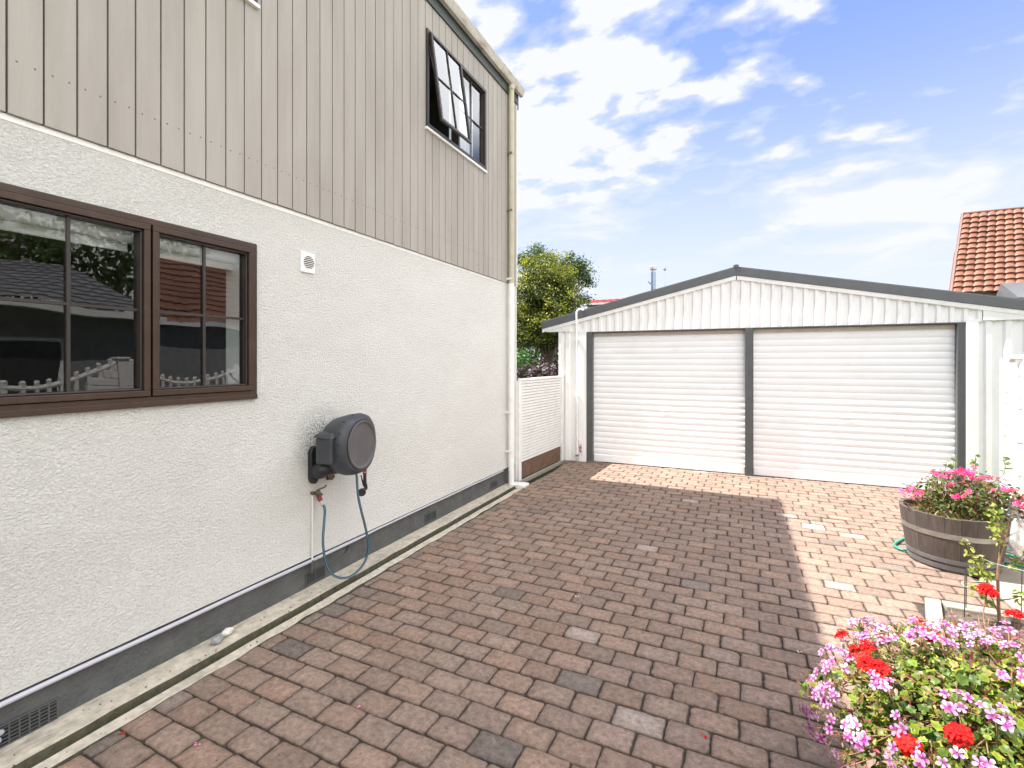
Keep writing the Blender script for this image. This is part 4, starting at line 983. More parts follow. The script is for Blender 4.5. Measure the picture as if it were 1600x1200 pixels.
# flower heads: (x, y, z) spread over the camera side of the dome, colour
def head(pos, out_d, kind_, k=1.0):
    pos = np.array(pos); out_d = np.array(out_d)/np.linalg.norm(out_d)
    if kind_ == 'red': n, spread, s0, s1, cols = int(26*k), .0235, .012, .0175, [(.60, .006, .006), (.48, .004, .006), (.68, .014, .010)]
    elif kind_ == 'dark': n, spread, s0, s1, cols = int(9*k), .018, .008, .012, [(.30, .01, .02), (.40, .02, .03)]
    else: n, spread, s0, s1, cols = int(rng.integers(3, 8)*k), .033, .0145, .0195, [(.52, .30, .50), (.60, .42, .59), (.47, .25, .46), (.68, .56, .68), (.54, .28, .48)]
    n = max(3, n); off = unit(rng.normal(size=(n, 3)))*spread; off += out_d*np.maximum(0, -off@out_d)[:, None]*1.4
    Pp = pos+off; Dd = out_d*1.3+unit(off)*(.9 if kind_ == 'red' else .6)+rng.normal(size=(n, 3))*.2
    tc = None if kind_ in ('red', 'dark') else pc5
    o = scatter_mesh('flower_head', pv5, pf5, Pp, Dd, rng.uniform(s0, s1, n), colpick(n, cols, .1), M['petal'], GB, tc)
    if kind_ == 'lilac':
        root = Vector(pos)-Vector(out_d)*.035
        for q in list(Pp)+[pos+rng.normal(size=3)*.022+out_d*.012 for _ in range(5)]:
            hb.tube([root, Vector(q)-Vector(out_d)*.003], [.0008, .0012], M['twig'], 4)
    return Pp
hb = MB(); campos = np.array([0, 0, 1.6]); budsP = []
def dome(px, py):       # point of the dome seen along a given direction of the picture plane
    u = (px-800)/766; v_ = -(py-565)/766; s_, c_ = .4205, .9073
    r = np.array([u*c_-s_, u*s_+c_, v_]); o = (campos-np.array(c1))/np.array(r1); d = r/np.array(r1)
    A = d@d; B = 2*o@d; C = o@o-1.05; q = B*B-4*A*C
    if q < 0: t = -B/(2*A)
    else: t = (-B-math.sqrt(q))/(2*A)
    p = campos+r*t; return p, (p-np.array(c1))/np.array(r1)**2
reds = [(1378, 1055, 2.0), (1362, 1048, 1.2), (1345, 1030, .8), (1322, 1000, .7), (1360, 1022, .6), (1500, 1155, 1.0), (1425, 1168, .7), (1436, 982, .5), (1458, 1003, .6), (1585, 970, .8)]
lil = [(1302, 1030), (1318, 1045), (1297, 1058), (1285, 1078), (1310, 1088), (1276, 1110), (1300, 1120), (1372, 985), (1385, 1000), (1350, 990), (1366, 1008), (1440, 985), (1460, 990), (1480, 1000), (1500, 985), (1520, 995), (1478, 1012), (1540, 1000), (1495, 968), (1440, 1005), (1525, 1040), (1510, 1045), (1372, 1078), (1392, 1085), (1502, 1105), (1520, 1115), (1420, 1145), (1405, 1138), (1338, 1150), (1350, 1163), (1456, 1190), (1520, 1195), (1330, 1190), (1583, 1062), (1590, 1165), (1590, 1030), (1305, 1145), (1567, 1010), (1552, 985), (1580, 1000), (1280, 1135), (1412, 1188), (1555, 1130), (1400, 990), (1415, 997), (1335, 1008), (1298, 1092), (1318, 1175)]
for (a, b_, k) in reds:
    p, d = dome(a, b_); p = p+d/np.linalg.norm(d)*.02; head(p, d*np.array([1, 1, 1.2])+np.array([0, -.2, .6]), 'red', k); hb.tube([Vector(p)-Vector(tuple(d/np.linalg.norm(d)))*.10-Vector((0, 0, .03)), Vector(p)], .0018, M['stem'], 5)
for (a, b_) in lil:
    if a > 1400 and rng.random() < .38: continue
    p, d = dome(a+rng.uniform(-4, 4), b_+rng.uniform(-4, 4)); p = p+d/np.linalg.norm(d)*.022; head(p, d+(campos-p)*.5, 'lilac'); hb.tube([Vector(p)-Vector(tuple(d/np.linalg.norm(d)))*.10-Vector((0, 0, .03)), Vector(p)], .0016, M['twig'], 5)
for i in range(8):
    w = rng.uniform(0, 2*PI); u = rng.uniform(.0, 1); d = np.array([math.cos(w)*math.sqrt(1-u*u), math.sin(w)*math.sqrt(1-u*u), u]); p = np.array(c1)+d*np.array(r1)*1.05
    if p[1]-CY > -.1 or p[0] > CX+.1: head(p, d+np.array([0, -.2, .4]), 'lilac')
# two tall red heads standing above the back of the bush
for (p, kk, tp) in (((.93, 2.66, .655), 1.6, 'red'), ((1.13, 2.62, .60), 1.3, 'red'), ((1.07, 2.66, .60), .8, 'dark'), ((1.10, 2.60, .56), .9, 'dark'), ((1.04, 2.68, .57), .7, 'dark')):
    head(p, (-.1, -.4, 1), tp, kk); hb.tube(smoothpath([(p[0]-.03, p[1]-.12, .45), (p[0]-.02, p[1]-.02, p[2]-.1), p]), .0025, M['twig'], 6)
hb.build('flower_stalks', GB, smooth=True)['kind'] = 'stuff'
# seed heads and buds: thin reddish spikes
nbud = 1500; P, D = ellip(nbud, c1, r1, .95, -.5); P = lump(P, c1, r1, .2, 2.0, 14); nbud = len(P)
buo = scatter_mesh('buds', [(-.10, 0, 0), (.10, 0, 0), (.14, .55, .03), (0, 1, 0), (-.14, .55, .03)], [(0, 1, 2, 3, 4)], P, np.cross(D, rng.normal(size=D.shape)), rng.uniform(.012, .030, nbud), colpick(nbud, [(.30, .06, .10), (.40, .16, .20), (.35, .20, .10), (.45, .10, .16), (.45, .35, .14)], .25), M['leaf'], GB)

buo['kind'] = 'stuff'
# leggy rose-like sapling tied to wires in the bed ---------------------------
SA = thing('young_climber', 'thin leggy sapling with light green leaves in the square soil bed', 'plant', (1.46, 4.0, 0))
b = MB(); bs = (1.46, 4.02, -.02); Ls = []
main = smoothpath([bs, (1.455, 4.02, .15), (1.46, 4.03, .34), (1.50, 4.05, .52), (1.52, 4.06, .62)], 6); b.tube(main, [.010*(1-.6*i/(len(main)-1)) for i in range(len(main))], M['twig'], 7)
for (s_, tp) in ((6, (1.28, 3.98, .48)), (9, (1.30, 3.97, .30)), (3, (1.30, 3.95, .22)), (11, (1.62, 4.05, .45)), (13, (1.42, 4.02, .62)), (5, (1.60, 4.03, .22)), (16, (1.44, 4.04, .70)), (2, (1.36, 3.96, .40))):
    p0 = main[s_]; pts = smoothpath([p0, p0.lerp(Vector(tp), .5)+Vector((jit(.02), jit(.02), -.01)), tp], 6); b.tube(pts, [.0045*(1-.6*i/(len(pts)-1)) for i in range(len(pts))], M['stem'], 5)
    for p_ in pts[5:]:
        for _ in range(4): Ls.append((p_.x+jit(.02), p_.y+jit(.02), p_.z+jit(.02)))
b.build('stems', SA, smooth=True); Ls = np.array(Ls)
scatter_mesh('foliage', *LEAF, Ls, rng.normal(size=Ls.shape)*.6+np.array([-.1, -.4, .9]), rng.uniform(.022, .042, len(Ls)), colpick(len(Ls), [(.20, .27, .04), (.30, .34, .06), (.15, .22, .04), (.38, .38, .10)], .2), M['leaf'], SA)
CG = thing('wire_plant_support', 'thin dark wire cage around the leggy sapling', 'plant support', (1.46, 4.02, 0))
b = MB()
for (x_, y_, z_) in ((1.28, 3.98, .30), (1.32, 4.08, .30), (1.66, 3.95, .42), (1.60, 4.12, .34), (1.56, 3.92, .30)): b.tube([(x_, y_, -.03), (x_+.004, y_, z_)], .0028, M['wire'], 6)
b.build('wires', CG)
b = MB(); b.tube(smoothpath([(1.28, 3.98, .19), (1.40, 3.93, .20), (1.56, 3.92, .21), (1.66, 3.95, .20), (1.60, 4.12, .20), (1.32, 4.08, .19), (1.28, 3.98, .19)]), .0017, M['twine'], 6); b.tube(smoothpath([(1.38, 4.0, .37), (1.46, 4.01, .345), (1.55, 3.98, .34), (1.66, 3.95, .33)]), .0017, M['twine'], 6); b.build('twine_tie', CG)
# bits on the soil
ng = 260; P = np.stack([rng.uniform(1.22, 2.1, ng), rng.uniform(3.05, 4.03, ng), np.full(ng, .004)], 1)
o = scatter_mesh('soil_litter', [(-.3, 0, 0), (.3, 0, .1), (.2, .8, .2), (-.2, .9, .05)], [(0, 1, 2, 3)], P, rng.normal(size=(ng, 3))*.5+np.array([0, 0, 1]), rng.uniform(.008, .03, ng), colpick(ng, [(.20, .13, .07), (.32, .24, .14), (.10, .07, .05), (.14, .16, .05)], .3), M['leaf'])
o['kind'] = 'stuff'; tag(o, 'dead leaves and chips scattered on the soil bed under the sapling', 'leaf litter')
# green hose round the barrel, and plastic film
b = MB()
hp = smoothpath([(2.05, 5.45, .03), (1.95, 5.62, .022), (1.70, 5.66, .02), (1.40, 5.52, .018), (1.235, 5.28, .018), (1.215, 5.17, .018), (1.26, 5.12, .018), (1.33, 5.22, .018)], 8); b.tube(hp, .010, M['greenhose'], 10)
hp = smoothpath([(1.84, 5.18, .015), (2.00, 5.10, .016), (2.10, 5.20, .016), (2.04, 5.34, .016), (1.88, 5.36, .016)], 8); b.tube(hp, .010, M['greenhose'], 10)
tag(b.build('green_hose', smooth=True), 'bright green garden hose lying on the ground behind the flower barrel', 'hose')
vs = []; fs = []; n1_, n2_ = 26, 20
for i in range(n1_):
    for j in range(n2_):
        u, w = i/(n1_-1), j/(n2_-1)
        x_ = 1.80+.15*u+.030*math.sin(w*9+u*4)+.03*mnoise.noise(Vector((u*5, w*5, 0))); y_ = 4.93-.10*w+.06*u+.05*math.sin(u*11+w*3)+.05*mnoise.noise(Vector((u*6, w*6, 7))); z_ = .16+.42*w*(1-.25*u)-.05*u+.03*mnoise.noise(Vector((u*7, w*7, 3)))
        vs.append((x_, y_, z_))
for i in range(n1_-1):
    for j in range(n2_-1): fs.append((i*n2_+j, (i+1)*n2_+j, (i+1)*n2_+j+1, i*n2_+j+1))
b = MB(); b.add(vs, fs, M['film']); o = b.build('plastic_sheet', smooth=True); tag(o, 'crumpled clear plastic sheet draped on the right side of the flower barrel', 'plastic sheet')
# fallen petals
b = MB()
pt = [(-.135, 2.23, 'red'), (-2.40, 1.20, 'red'), (-2.05, 1.30, 'pink'), (-1.0, 3.2, 'white'), (-1.6, 1.75, 'pink'), (.3, 3.1, 'white')]
for i, (x_, y_, c) in enumerate(pt):
    cc = {'red': (.65, .02, .02), 'pink': (.7, .25, .4), 'white': (.75, .7, .7)}[c]
    P = np.array([[x_, y_, .006], [x_+.008, y_+.004, .008], [x_-.007, y_+.006, .007]]); o = scatter_mesh('fallen_petal', [(-.4, 0, 0), (.4, 0, .1), (.5, .7, .3), (0, 1, .15), (-.5, .6, .3)], [(0, 1, 2, 3, 4)], P, np.array([[0, 0, 1.0]]*3)+rng.normal(size=(3, 3))*.3, np.array([.012, .010, .009]), np.array([cc]*3), M['petal'])
    tag(o, ['red petals lying on the paving left of the geranium bush', 'red petal on the strip beside the drain channel, near the bottom left corner', 'pink petal scraps in a joint near the bottom left of the paving', 'whitish petal scraps on the paving in front of the hose loop', 'pink petal scraps on the paving below the grey stone', 'whitish petal scraps in the middle of the shaded paving'][i], 'petal', 'fallen petals')

# ------------------------------------------------------------------ trees behind
def tree(name, lab, cat, base, blobs, nleaf, cols, tipcols, size, trunk_r, fork, seed, lo=.35):
    t = thing(name, lab, cat, base)
    b = MB(); b0 = Vector(base); top = Vector(fork)
    pts = smoothpath([b0, b0.lerp(top, .5)+Vector((jit(.06), jit(.06), 0)), top], 5); b.tube(pts, [trunk_r*(1-.45*i/(len(pts)-1)) for i in range(len(pts))], M['bark'], 10)
    for (c, r) in blobs:
        for _ in range(3):
            e = Vector(c)+Vector((jit(r[0]*.6), jit(r[1]*.6), jit(r[2]*.5))); s_ = b0.lerp(top, random.uniform(.55, 1)); pp = smoothpath([s_, s_.lerp(e, .5)+Vector((jit(.1), jit(.1), .05)), e], 4); b.tube(pp, [trunk_r*.42*(1-.8*i/(len(pp)-1)) for i in range(len(pp))], M['bark'], 6)
    b.build('trunk', t, smooth=True)
    tot = sum(r[0]*r[1]+r[0]*r[2] for c, r in blobs); PP = []; DD = []; TT = []
    for q, (c, r) in enumerate(blobs):
        n = int(nleaf*(r[0]*r[1]+r[0]*r[2])/tot); ns = n//45
        S, D = ellip(ns, c, r, lo); S = lump(S, c, r, .35, 1.9, seed+q*3)
        for s_, d in zip(S, D):
            k = 45; sz = size*random.uniform(1.4, 2.5); pr = s_+rng.normal(size=(k, 3))*sz*np.array([1, 1, .7]); PP.append(pr); DD.append(np.tile(d, (k, 1))*.8+rng.normal(size=(k, 3))*.55+np.array([0, 0, .35]))
            tip = np.clip((np.linalg.norm((s_-np.array(c))/np.array(r))-.75)*2.2+.4*d[2]+rng.uniform(-.25, .25), 0, 1); TT.append(np.full(k, tip))  # outer and upper sprigs coloured paler: new growth, plus sunlight put into the colour
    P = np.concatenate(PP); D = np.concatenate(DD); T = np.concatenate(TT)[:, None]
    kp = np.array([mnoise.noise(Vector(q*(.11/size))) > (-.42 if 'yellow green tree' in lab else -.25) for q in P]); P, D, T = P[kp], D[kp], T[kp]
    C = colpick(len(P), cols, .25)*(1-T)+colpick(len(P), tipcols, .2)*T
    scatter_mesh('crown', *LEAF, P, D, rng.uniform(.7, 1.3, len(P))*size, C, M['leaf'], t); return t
tree('broadleaf_tree', 'dense yellow green tree behind the slat gate', 'tree', (-4.35, 11.3, 0),
     [((-4.35, 11.2, 3.05), (.85, .8, .85)), ((-3.95, 11.2, 2.85), (.60, .6, .62)), ((-4.9, 11.4, 2.9), (.9, .8, 1.0)), ((-4.35, 11.3, 3.75), (.68, .6, .55)), ((-3.70, 11.1, 2.42), (.46, .5, .42)), ((-4.0, 11.3, 3.45), (.5, .5, .45)), ((-4.5, 11.0, 2.35), (.8, .6, .5))],
     56000, [(.050, .078, .012), (.032, .055, .010), (.085, .11, .015)], [(.36, .37, .03), (.45, .43, .04), (.27, .31, .03), (.19, .24, .03)], .046, .11, (-4.2, 11.3, 2.2), 5)
tree('dark_tree', 'darker green tree rising behind the yellow green one', 'tree', (-5.6, 15.5, 0),
     [((-4.98, 15.5, 4.80), (.48, .5, .42)), ((-4.68, 15.4, 4.50), (.36, .4, .36)), ((-4.50, 15.4, 4.22), (.24, .3, .16)), ((-6.35, 15.5, 5.1), (.7, .6, .45)), ((-5.7, 15.6, 4.4), (.9, .8, .5)), ((-4.55, 15.4, 3.62), (.22, .3, .08))],
     15000, [(.03, .06, .018), (.045, .085, .025)], [(.08, .14, .04), (.07, .12, .03)], .06, .14, (-5.6, 15.5, 3.2), 31)
pb = thing('purple_shrub', 'dark purple leaved shrub just behind the slat gate', 'shrub', (-3.75, 9.6, 0))
P, D = ellip(4200, (-3.75, 9.7, .85), (.95, .7, .80), .3); P = lump(P, (-3.75, 9.7, .85), (.95, .7, .8), .25, 2.4, 2)
scatter_mesh('foliage', *LEAF, P, D+rng.normal(size=D.shape)*.5+np.array([0, 0, .3]), rng.uniform(.05, .09, len(P)), colpick(len(P), [(.045, .018, .030), (.07, .03, .05), (.13, .08, .12), (.03, .02, .02)], .3), M['leaf'], pb)
b = MB(); branches(b, (-3.75, 9.7, 0), [(-3.75+jit(.6), 9.7+jit(.5), .9+jit(.4)) for _ in range(14)], .014, M['bark'], .1); b.build('branches', pb, smooth=True)
gs = thing('green_shrub', 'low bright green shrub at the house corner behind the gate', 'shrub', (-4.35, 10.0, 0))
P, D = ellip(2500, (-4.45, 10.2, 1.2), (.45, .6, .75), .3); P = lump(P, (-4.45, 10.2, 1.2), (.45, .6, .75), .25, 2.4, 7)
scatter_mesh('foliage', *LEAF, P, D+rng.normal(size=D.shape)*.5+np.array([0, 0, .3]), rng.uniform(.05, .08, len(P)), colpick(len(P), [(.04, .12, .02), (.06, .16, .03)], .3), M['leaf'], gs)
b = MB(); branches(b, (-4.4, 10.2, 0), [(-4.4+jit(.3), 10.2+jit(.4), 1.2+jit(.5)) for _ in range(10)], .014, M['bark'], .1); b.build('branches', gs, smooth=True)
# hedge mass behind, under the trees
hd = thing('dark_hedge', 'dark hedge behind the trunk of the yellow green tree', 'hedge', (-5.2, 13.2, 0))
P, D = ellip(7000, (-5.4, 13.2, 1.2), (2.6, .7, 1.5), .3, -.9); P = lump(P, (-5.4, 13.2, 1.2), (2.6, .7, 1.5), .15, 2.4, 27)
scatter_mesh('foliage', *LEAF, P, D+rng.normal(size=D.shape)*.5+np.array([0, 0, .3]), rng.uniform(.08, .13, len(P)), colpick(len(P), [(.025, .04, .012), (.04, .06, .02)], .3), M['leaf'], hd)
b = MB(); branches(b, (-5.4, 13.2, 0), [(-5.4+jit(2), 13.2+jit(.4), 1.4+jit(.6)) for _ in range(14)], .02, M['bark'], .1); b.build('branches', hd, smooth=True)

# ------------------------------------------------------------------ houses behind
def tiled(b, A, B, C_, Dd, rows, waves, mat, amp=.03, step=.035):
    # A,B = eave left/right, D,C = ridge left/right; courses step down, waves run up the slope
    A, B, C_, Dd = map(Vector, (A, B, C_, Dd)); nrm = (B-A).cross(Dd-A).normalized()
    nx = waves*6; vs = []; fs = []
    for r in range(rows):
        for e in (0, 1):
            t = (r+e)/rows
            Lp, Rp = A.lerp(Dd, t), B.lerp(C_, t)
            for i in range(nx+1):
                u = i/nx; x_ = (Lp.lerp(Rp, u)-Lp).length
                w = abs(math.sin(PI*u*waves))**.7
                vs.append(Lp.lerp(Rp, u)+nrm*(amp*w+(step if e == 0 else 0)+jit(.002)))
    for r in range(rows):
        o = r*2*(nx+1)
        for i in range(nx): fs.append((o+i, o+i+1, o+nx+1+i+1, o+nx+1+i))
        if r+1 < rows:
            o1 = o+(nx+1); o2 = (r+1)*2*(nx+1)
            for i in range(nx): fs.append((o1+i, o1+i+1, o2+i+1, o2+i))
    b.add(vs, fs, mat)
TH = thing('tiled_house', 'house with a steep glossy orange tile roof behind the garage on the right', 'house', (13, 29, 0))
b = MB(); b.box(8.3, 18, 26.3, 32, 0, 4.5, M['cream_wall']); b.build('wall', TH)
b = MB(); tiled(b, (7.95, 26.0, 4.40), (19.2, 26.0, 4.40), (18.3, 28.0, 8.10), (8.96, 28.0, 8.10), 15, 34, M['tile'], .055, .075); b.build('tile_roof', TH, smooth='auto', recalc=False)
b = MB(); b.add([(8.0, 26.06, 4.35), (8.98, 28.0, 8.02), (18.3, 28.0, 8.02), (19.2, 26.06, 4.35), (10.9, 30, 4.35), (10.9, 28.1, 8.02), (18.3, 28.1, 8.02), (19.2, 30, 4.35)], [(0, 1, 5, 4), (1, 2, 6, 5), (2, 3, 7, 6), (4, 5, 6, 7), (0, 4, 7, 3)], M['roof_red']); b.build('rear_roof', TH)
b = MB(); b.tube([(7.93, 25.98, 4.42), (8.42, 26.98, 6.27)], .075, M['barge_red'], 6); b.tube([(8.44, 26.98, 6.27), (8.945, 27.98, 8.12)], .058, M['barge_red'], 6); b.tube([(8.945, 27.98, 8.12), (18.3, 27.98, 8.12)], .055, M['barge_red'], 6); b.build('verge_trim', TH)
b = MB(); b.add([(9.05, 23.5, 3.9), (16, 23.5, 3.9), (16, 25.9, 4.72), (9.45, 25.9, 4.72), (9.05, 23.5, 3.3), (16, 23.5, 3.3), (16, 25.9, 3.3), (9.05, 25.9, 3.3)], [(0, 1, 2, 3), (0, 1, 5, 4), (1, 2, 6, 5), (0, 3, 7, 4), (2, 3, 7, 6)], M['lead']); b.build('lean_to_roof', TH)
b = MB(); b.box(9.1, 16, 23.6, 25.9, 0, 3.29, M['cream_wall']); b.build('lean_to_wall', TH)
RH = thing('red_roofed_house', 'cream house with low dark red roof and flue behind the garage', 'house', (-2, 19, 0))
b = MB(); b.box(-5.2, 2.0, 18.0, 24, 0, 3.68, M['cream_wall']); b.build('wall', RH)
b = MB(); tiled(b, (-5.25, 17.8, 3.74), (2.2, 17.8, 3.74), (2.2, 18.2, 3.93), (-5.25, 18.2, 3.93), 3, 30, M['roof_red'], .02, .02); b.box(-5.25, 2.2, 17.85, 24.1, 3.69, 3.72, M['roof_red']); b.build('roof', RH, recalc=False)
b = MB(); fx, fy, fz = -2.83, 18.3, 3.9; b.tube([(fx, fy, fz), (fx, fy, fz+.95)], .085, M['fluesteel'], 16); b.tube([(fx, fy, fz+.95), (fx, fy, fz+1.03)], .06, M['galv'], 16); b.lathe([(.09, 0), (.125, .02), (.135, .13), (.12, .15)], (fx, fy, fz+1.02), M['galv'], 18)
b.tube([(fx-.18, fy, fz+.62), (fx-.07, fy, fz+.50)], .02, M['lead'], 6); b.build('flue', RH, smooth='auto')
b = MB(); b.tube([(-2.42, 18.3, 3.9), (-2.42, 18.3, 4.95)], .008, M['galv'], 6); b.lathe([(.015, 0), (.035, .05), (.015, .12)], (-2.42, 18.3, 4.86), M['lead'], 8); b.tube([(-2.50, 18.3, 4.92), (-2.42, 18.3, 4.92)], .012, M['lead'], 6); b.build('antenna', RH)

# what the ground floor window mirrors: the neighbour across the fence
NH = thing('neighbour_house', 'single storey charcoal house with white gutter seen only mirrored in the ground floor window', 'house', (10, 6, 0))
b = MB(); b.box(7.0, 15, -4, 6.6, 0, 2.55, M['charcoal_wall']); b.build('wall', NH)
b = MB(); b.box(6.45, 6.6, -4.3, 6.9, 2.55, 2.68, M['white']); b.build('gutter', NH)
b = MB(); tiled(b, (6.5, 6.9, 2.68), (6.5, -4.3, 2.68), (10.8, -4.3, 4.1), (10.8, 6.9, 4.1), 12, 36, M['charcoal_wall']); b.box(6.6, 15, -4.2, 6.8, 2.56, 2.66, M['white']); b.build('tile_roof', NH, recalc=False)
OH = thing('orange_roofed_house', 'orange tile roofed house seen only mirrored in the right panes of the ground floor window', 'house', (12, 11, 0))
b = MB(); b.box(9.5, 15, 8.2, 16, 0, 2.7, M['charcoal_wall']); b.build('wall', OH)
b = MB(); tiled(b, (9.1, 16.4, 2.75), (9.1, 7.8, 2.75), (12.5, 9.6, 5.2), (12.5, 15, 5.2), 12, 26, M['tile']); b.build('roof', OH, recalc=False)
b = MB(); b.box(6.985, 6.999, 4.0, 5.2, .8, 2.1, M['white']); b.box(6.975, 6.984, 4.08, 5.12, .88, 2.02, M['black']); b.build('window', NH)
tree('reflected_tree', 'broad green tree behind the charcoal house, seen only mirrored in the window', 'tree', (17, 2.5, 0), [((17, 2.5, 6.0), (2.4, 2.8, 2.2)), ((17.5, -.5, 5.2), (2.2, 2.4, 1.9)), ((17, 6.5, 5.0), (2.0, 2.6, 1.7))], 7000, [(.05, .09, .02), (.08, .13, .03)], [(.14, .2, .04)], .22, .3, (17, 2.5, 3.6), 51)

tree('reflected_tree', 'darker green tree further along the fence side, seen only mirrored above the orange roof', 'tree', (19, 12, 0), [((19, 12, 6.2), (2.6, 3.0, 2.0)), ((18.5, 8.6, 5.2), (2.2, 2.2, 1.8))], 5000, [(.05, .09, .02), (.08, .13, .03)], [(.14, .2, .04)], .24, .3, (19, 12, 3.8), 77)
# ------------------------------------------------------------------ camera, light, sky
cam = bpy.data.cameras.new('camera'); co = bpy.data.objects.new('camera', cam); col.objects.link(co)
cam.sensor_width = 36; cam.lens = 36*766/1600; cam.shift_y = -35/1600; cam.clip_end = 1000; cam.clip_start = .05
co.location = (0, 0, 1.6); co.rotation_euler = (PI/2, 0, math.atan(355/766)); sc.camera = co
sd = Vector((.58, .078, -1)).normalized()
sun = bpy.data.lights.new('sun', 'SUN'); so_ = bpy.data.objects.new('sun', sun); col.objects.link(so_)
sun.energy = 3.2; sun.angle = math.radians(.7); sun.color = (1, .955, .89); so_.rotation_euler = sd.to_track_quat('-Z', 'Y').to_euler(); so_.location = (-6, -1, 12)
toward = -sd; elev = math.asin(toward.z); az_ = math.atan2(toward.x, toward.y)
w = bpy.data.worlds.new('World'); sc.world = w; w.use_nodes = True; nt = w.node_tree; nt.nodes.clear()
out = N(nt, 'ShaderNodeOutputWorld'); bg = N(nt, 'ShaderNodeBackground'); sky = N(nt, 'ShaderNodeTexSky', sky_type='NISHITA')
sky.sun_disc = False; sky.sun_elevation = elev; sky.sun_rotation = az_; sky.altitude = 10; sky.air_density = 1.0; sky.dust_density = .6; sky.ozone_density = 2.0
SKY_STRENGTH = .06
tc = N(nt, 'ShaderNodeTexCoord'); vec = tc.outputs['Generated']
sp = N(nt, 'ShaderNodeSeparateXYZ'); L(nt, vec, sp.inputs[0])
def math_(op, a, b_=None, clamp=False):
    n = N(nt, 'ShaderNodeMath', operation=op, use_clamp=clamp)
    for i, v_ in enumerate((a, b_)):
        if v_ is None: continue
        if hasattr(v_, 'is_output'): L(nt, v_, n.inputs[i])
        else: n.inputs[i].default_value = v_
    return n.outputs[0]
zz = math_('ADD', math_('MAXIMUM', sp.outputs['Z'], 0.0), .16)
cb_ = N(nt, 'ShaderNodeCombineXYZ'); L(nt, math_('DIVIDE', sp.outputs['X'], zz), cb_.inputs[0]); L(nt, math_('DIVIDE', sp.outputs['Y'], zz), cb_.inputs[1])
mp = N(nt, 'ShaderNodeMapping'); mp.inputs['Rotation'].default_value = (0, 0, .55); mp.inputs['Scale'].default_value = (.95, 1.25, 1); L(nt, cb_.outputs[0], mp.inputs['Vector'])
cn = noise_t(nt, mp.outputs[0], 6.2, 9, .50, .12); cn2 = noise_t(nt, mp.outputs[0], 1.4, 4, .5)
def dirp(px, py):
    u = (px-800)/766; v_ = -(py-565)/766; d = Vector((u*.9073-.4205, u*.4205+.9073, v_)); return d.normalized()
total = None
for (px, py, rad, wt) in ((900, 60, 15, .26), (1080, 110, 12, .24), (820, 170, 12, .24), (1000, 190, 9, .20), (1210, 40, 9, .18), (850, 310, 11, .40), (1000, 300, 8, .22), (1300, 290, 9, .28), (1440, 300, 9, .30), (1200, 295, 8, .20), (1540, 300, 8, .20), (1350, 430, 10, .20), (700, -100, 25, .2), (1450, 120, 17, -.16), (1200, 190, 7, -.08)):
    d = dirp(px, py); dp_ = N(nt, 'ShaderNodeVectorMath', operation='DOT_PRODUCT'); L(nt, vec, dp_.inputs[0]); dp_.inputs[1].default_value = d
    mr = N(nt, 'ShaderNodeMapRange', interpolation_type='SMOOTHSTEP'); L(nt, dp_.outputs['Value'], mr.inputs[0]); mr.inputs[1].default_value = math.cos(math.radians(rad)); mr.inputs[2].default_value = 1; mr.inputs[3].default_value = 0; mr.inputs[4].default_value = wt
    total = mr.outputs[0] if total is None else math_('ADD', total, mr.outputs[0])
cnl = noise_t(nt, mp.outputs[0], 2.3, 6, .5, .5)
lw = N(nt, 'ShaderNodeMapRange', interpolation_type='SMOOTHSTEP'); L(nt, sp.outputs['Z'], lw.inputs[0]); lw.inputs[1].default_value = .24; lw.inputs[2].default_value = .36; lw.inputs[3].default_value = 1; lw.inputs[4].default_value = 0
mx = N(nt, 'ShaderNodeMix', data_type='FLOAT'); L(nt, lw.outputs[0], mx.inputs[0]); L(nt, cn, mx.inputs[2]); L(nt, cnl, mx.inputs[3]); cn = mx.outputs[0]
cnx = math_('ADD', math_('MULTIPLY', math_('SUBTRACT', cn, .5), 1.7), .5)
dens = math_('ADD', math_('ADD', cnx, math_('MULTIPLY', cn2, .25)), math_('MULTIPLY', total, .62))
cr = ramp(nt, dens, [(.72, 0.0), (.90, .42), (1.20, 1.0)])
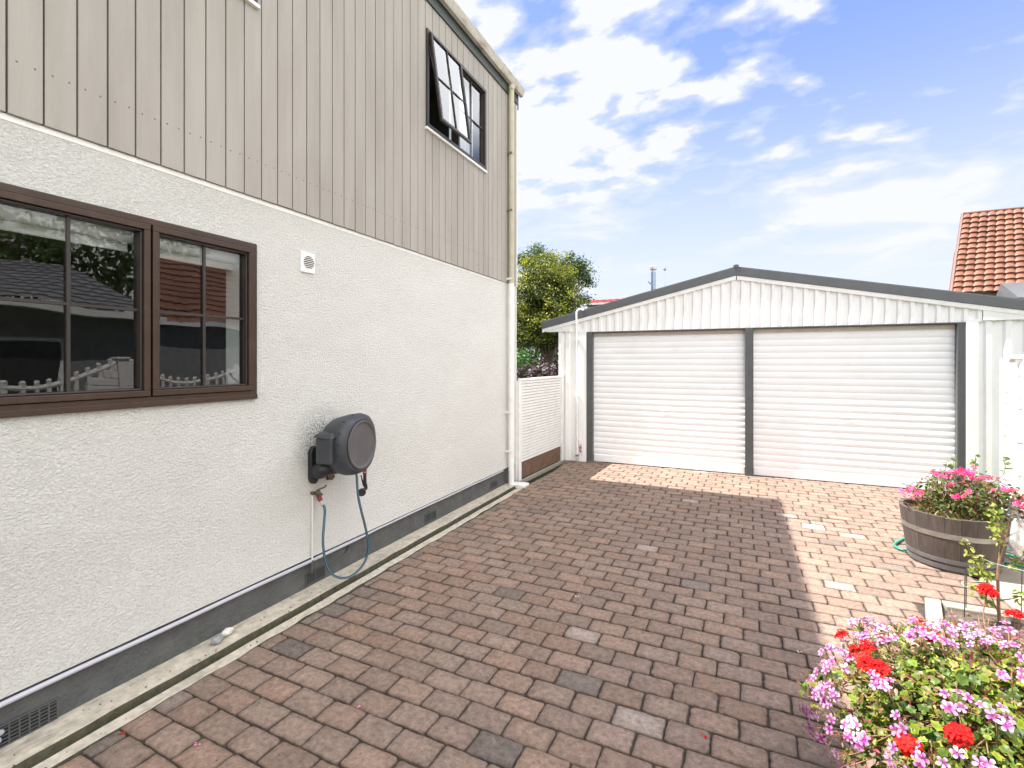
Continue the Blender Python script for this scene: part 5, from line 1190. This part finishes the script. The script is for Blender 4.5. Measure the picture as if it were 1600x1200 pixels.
# milky veil low over the horizon
hz = N(nt, 'ShaderNodeMapRange', interpolation_type='SMOOTHSTEP'); L(nt, sp.outputs['Z'], hz.inputs[0]); hz.inputs[1].default_value = .0; hz.inputs[2].default_value = .58; hz.inputs[3].default_value = 1.0; hz.inputs[4].default_value = 0
CLOUD = 4.6*1.0
skc = mixc(nt, .22, mixc(nt, 1.0, sky.outputs[0], (1.02, .92, 1.08), 'MULTIPLY'), (1.9, 3.2, 7.0))
fin = mixc(nt, hz.outputs[0], skc, (CLOUD*.84, CLOUD*.885, CLOUD*.985))
fin = mixc(nt, cr.outputs[0], fin, (CLOUD*.90, CLOUD*.92, CLOUD*.98))
# unseen bright cloud bank, added right of and behind camera to brighten the wall
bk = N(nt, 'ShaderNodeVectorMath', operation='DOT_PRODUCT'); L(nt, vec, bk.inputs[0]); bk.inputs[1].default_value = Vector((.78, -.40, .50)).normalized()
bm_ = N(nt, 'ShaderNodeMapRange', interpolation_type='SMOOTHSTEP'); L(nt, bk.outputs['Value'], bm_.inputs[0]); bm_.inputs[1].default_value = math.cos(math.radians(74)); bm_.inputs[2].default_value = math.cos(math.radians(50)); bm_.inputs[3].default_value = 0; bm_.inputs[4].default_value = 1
wb = N(nt, 'ShaderNodeVectorMath', operation='DOT_PRODUCT'); L(nt, vec, wb.inputs[0]); wb.inputs[1].default_value = Vector((.47, .66, .60)).normalized()  # second unseen bright cloud, added for the upstairs panes to reflect
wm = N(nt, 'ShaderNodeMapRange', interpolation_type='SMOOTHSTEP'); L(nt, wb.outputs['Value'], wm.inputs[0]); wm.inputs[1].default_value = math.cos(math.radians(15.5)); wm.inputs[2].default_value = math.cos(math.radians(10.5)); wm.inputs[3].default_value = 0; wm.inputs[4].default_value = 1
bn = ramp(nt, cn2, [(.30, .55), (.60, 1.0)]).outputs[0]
FILL_BANK = 12.6
fin = mixc(nt, math_('MULTIPLY', bm_.outputs[0], bn), fin, (FILL_BANK, FILL_BANK*.985, FILL_BANK*.965))
fin = mixc(nt, wm.outputs[0], fin, (FILL_BANK*1.35, FILL_BANK*1.38, FILL_BANK*1.42))
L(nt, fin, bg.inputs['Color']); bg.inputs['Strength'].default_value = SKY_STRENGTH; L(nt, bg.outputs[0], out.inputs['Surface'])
sc.view_settings.view_transform = 'Standard'; sc.view_settings.look = 'None'; sc.view_settings.exposure = 1.95; sc.view_settings.gamma = 1
sc.cycles.max_bounces = 8; sc.cycles.transparent_max_bounces = 12
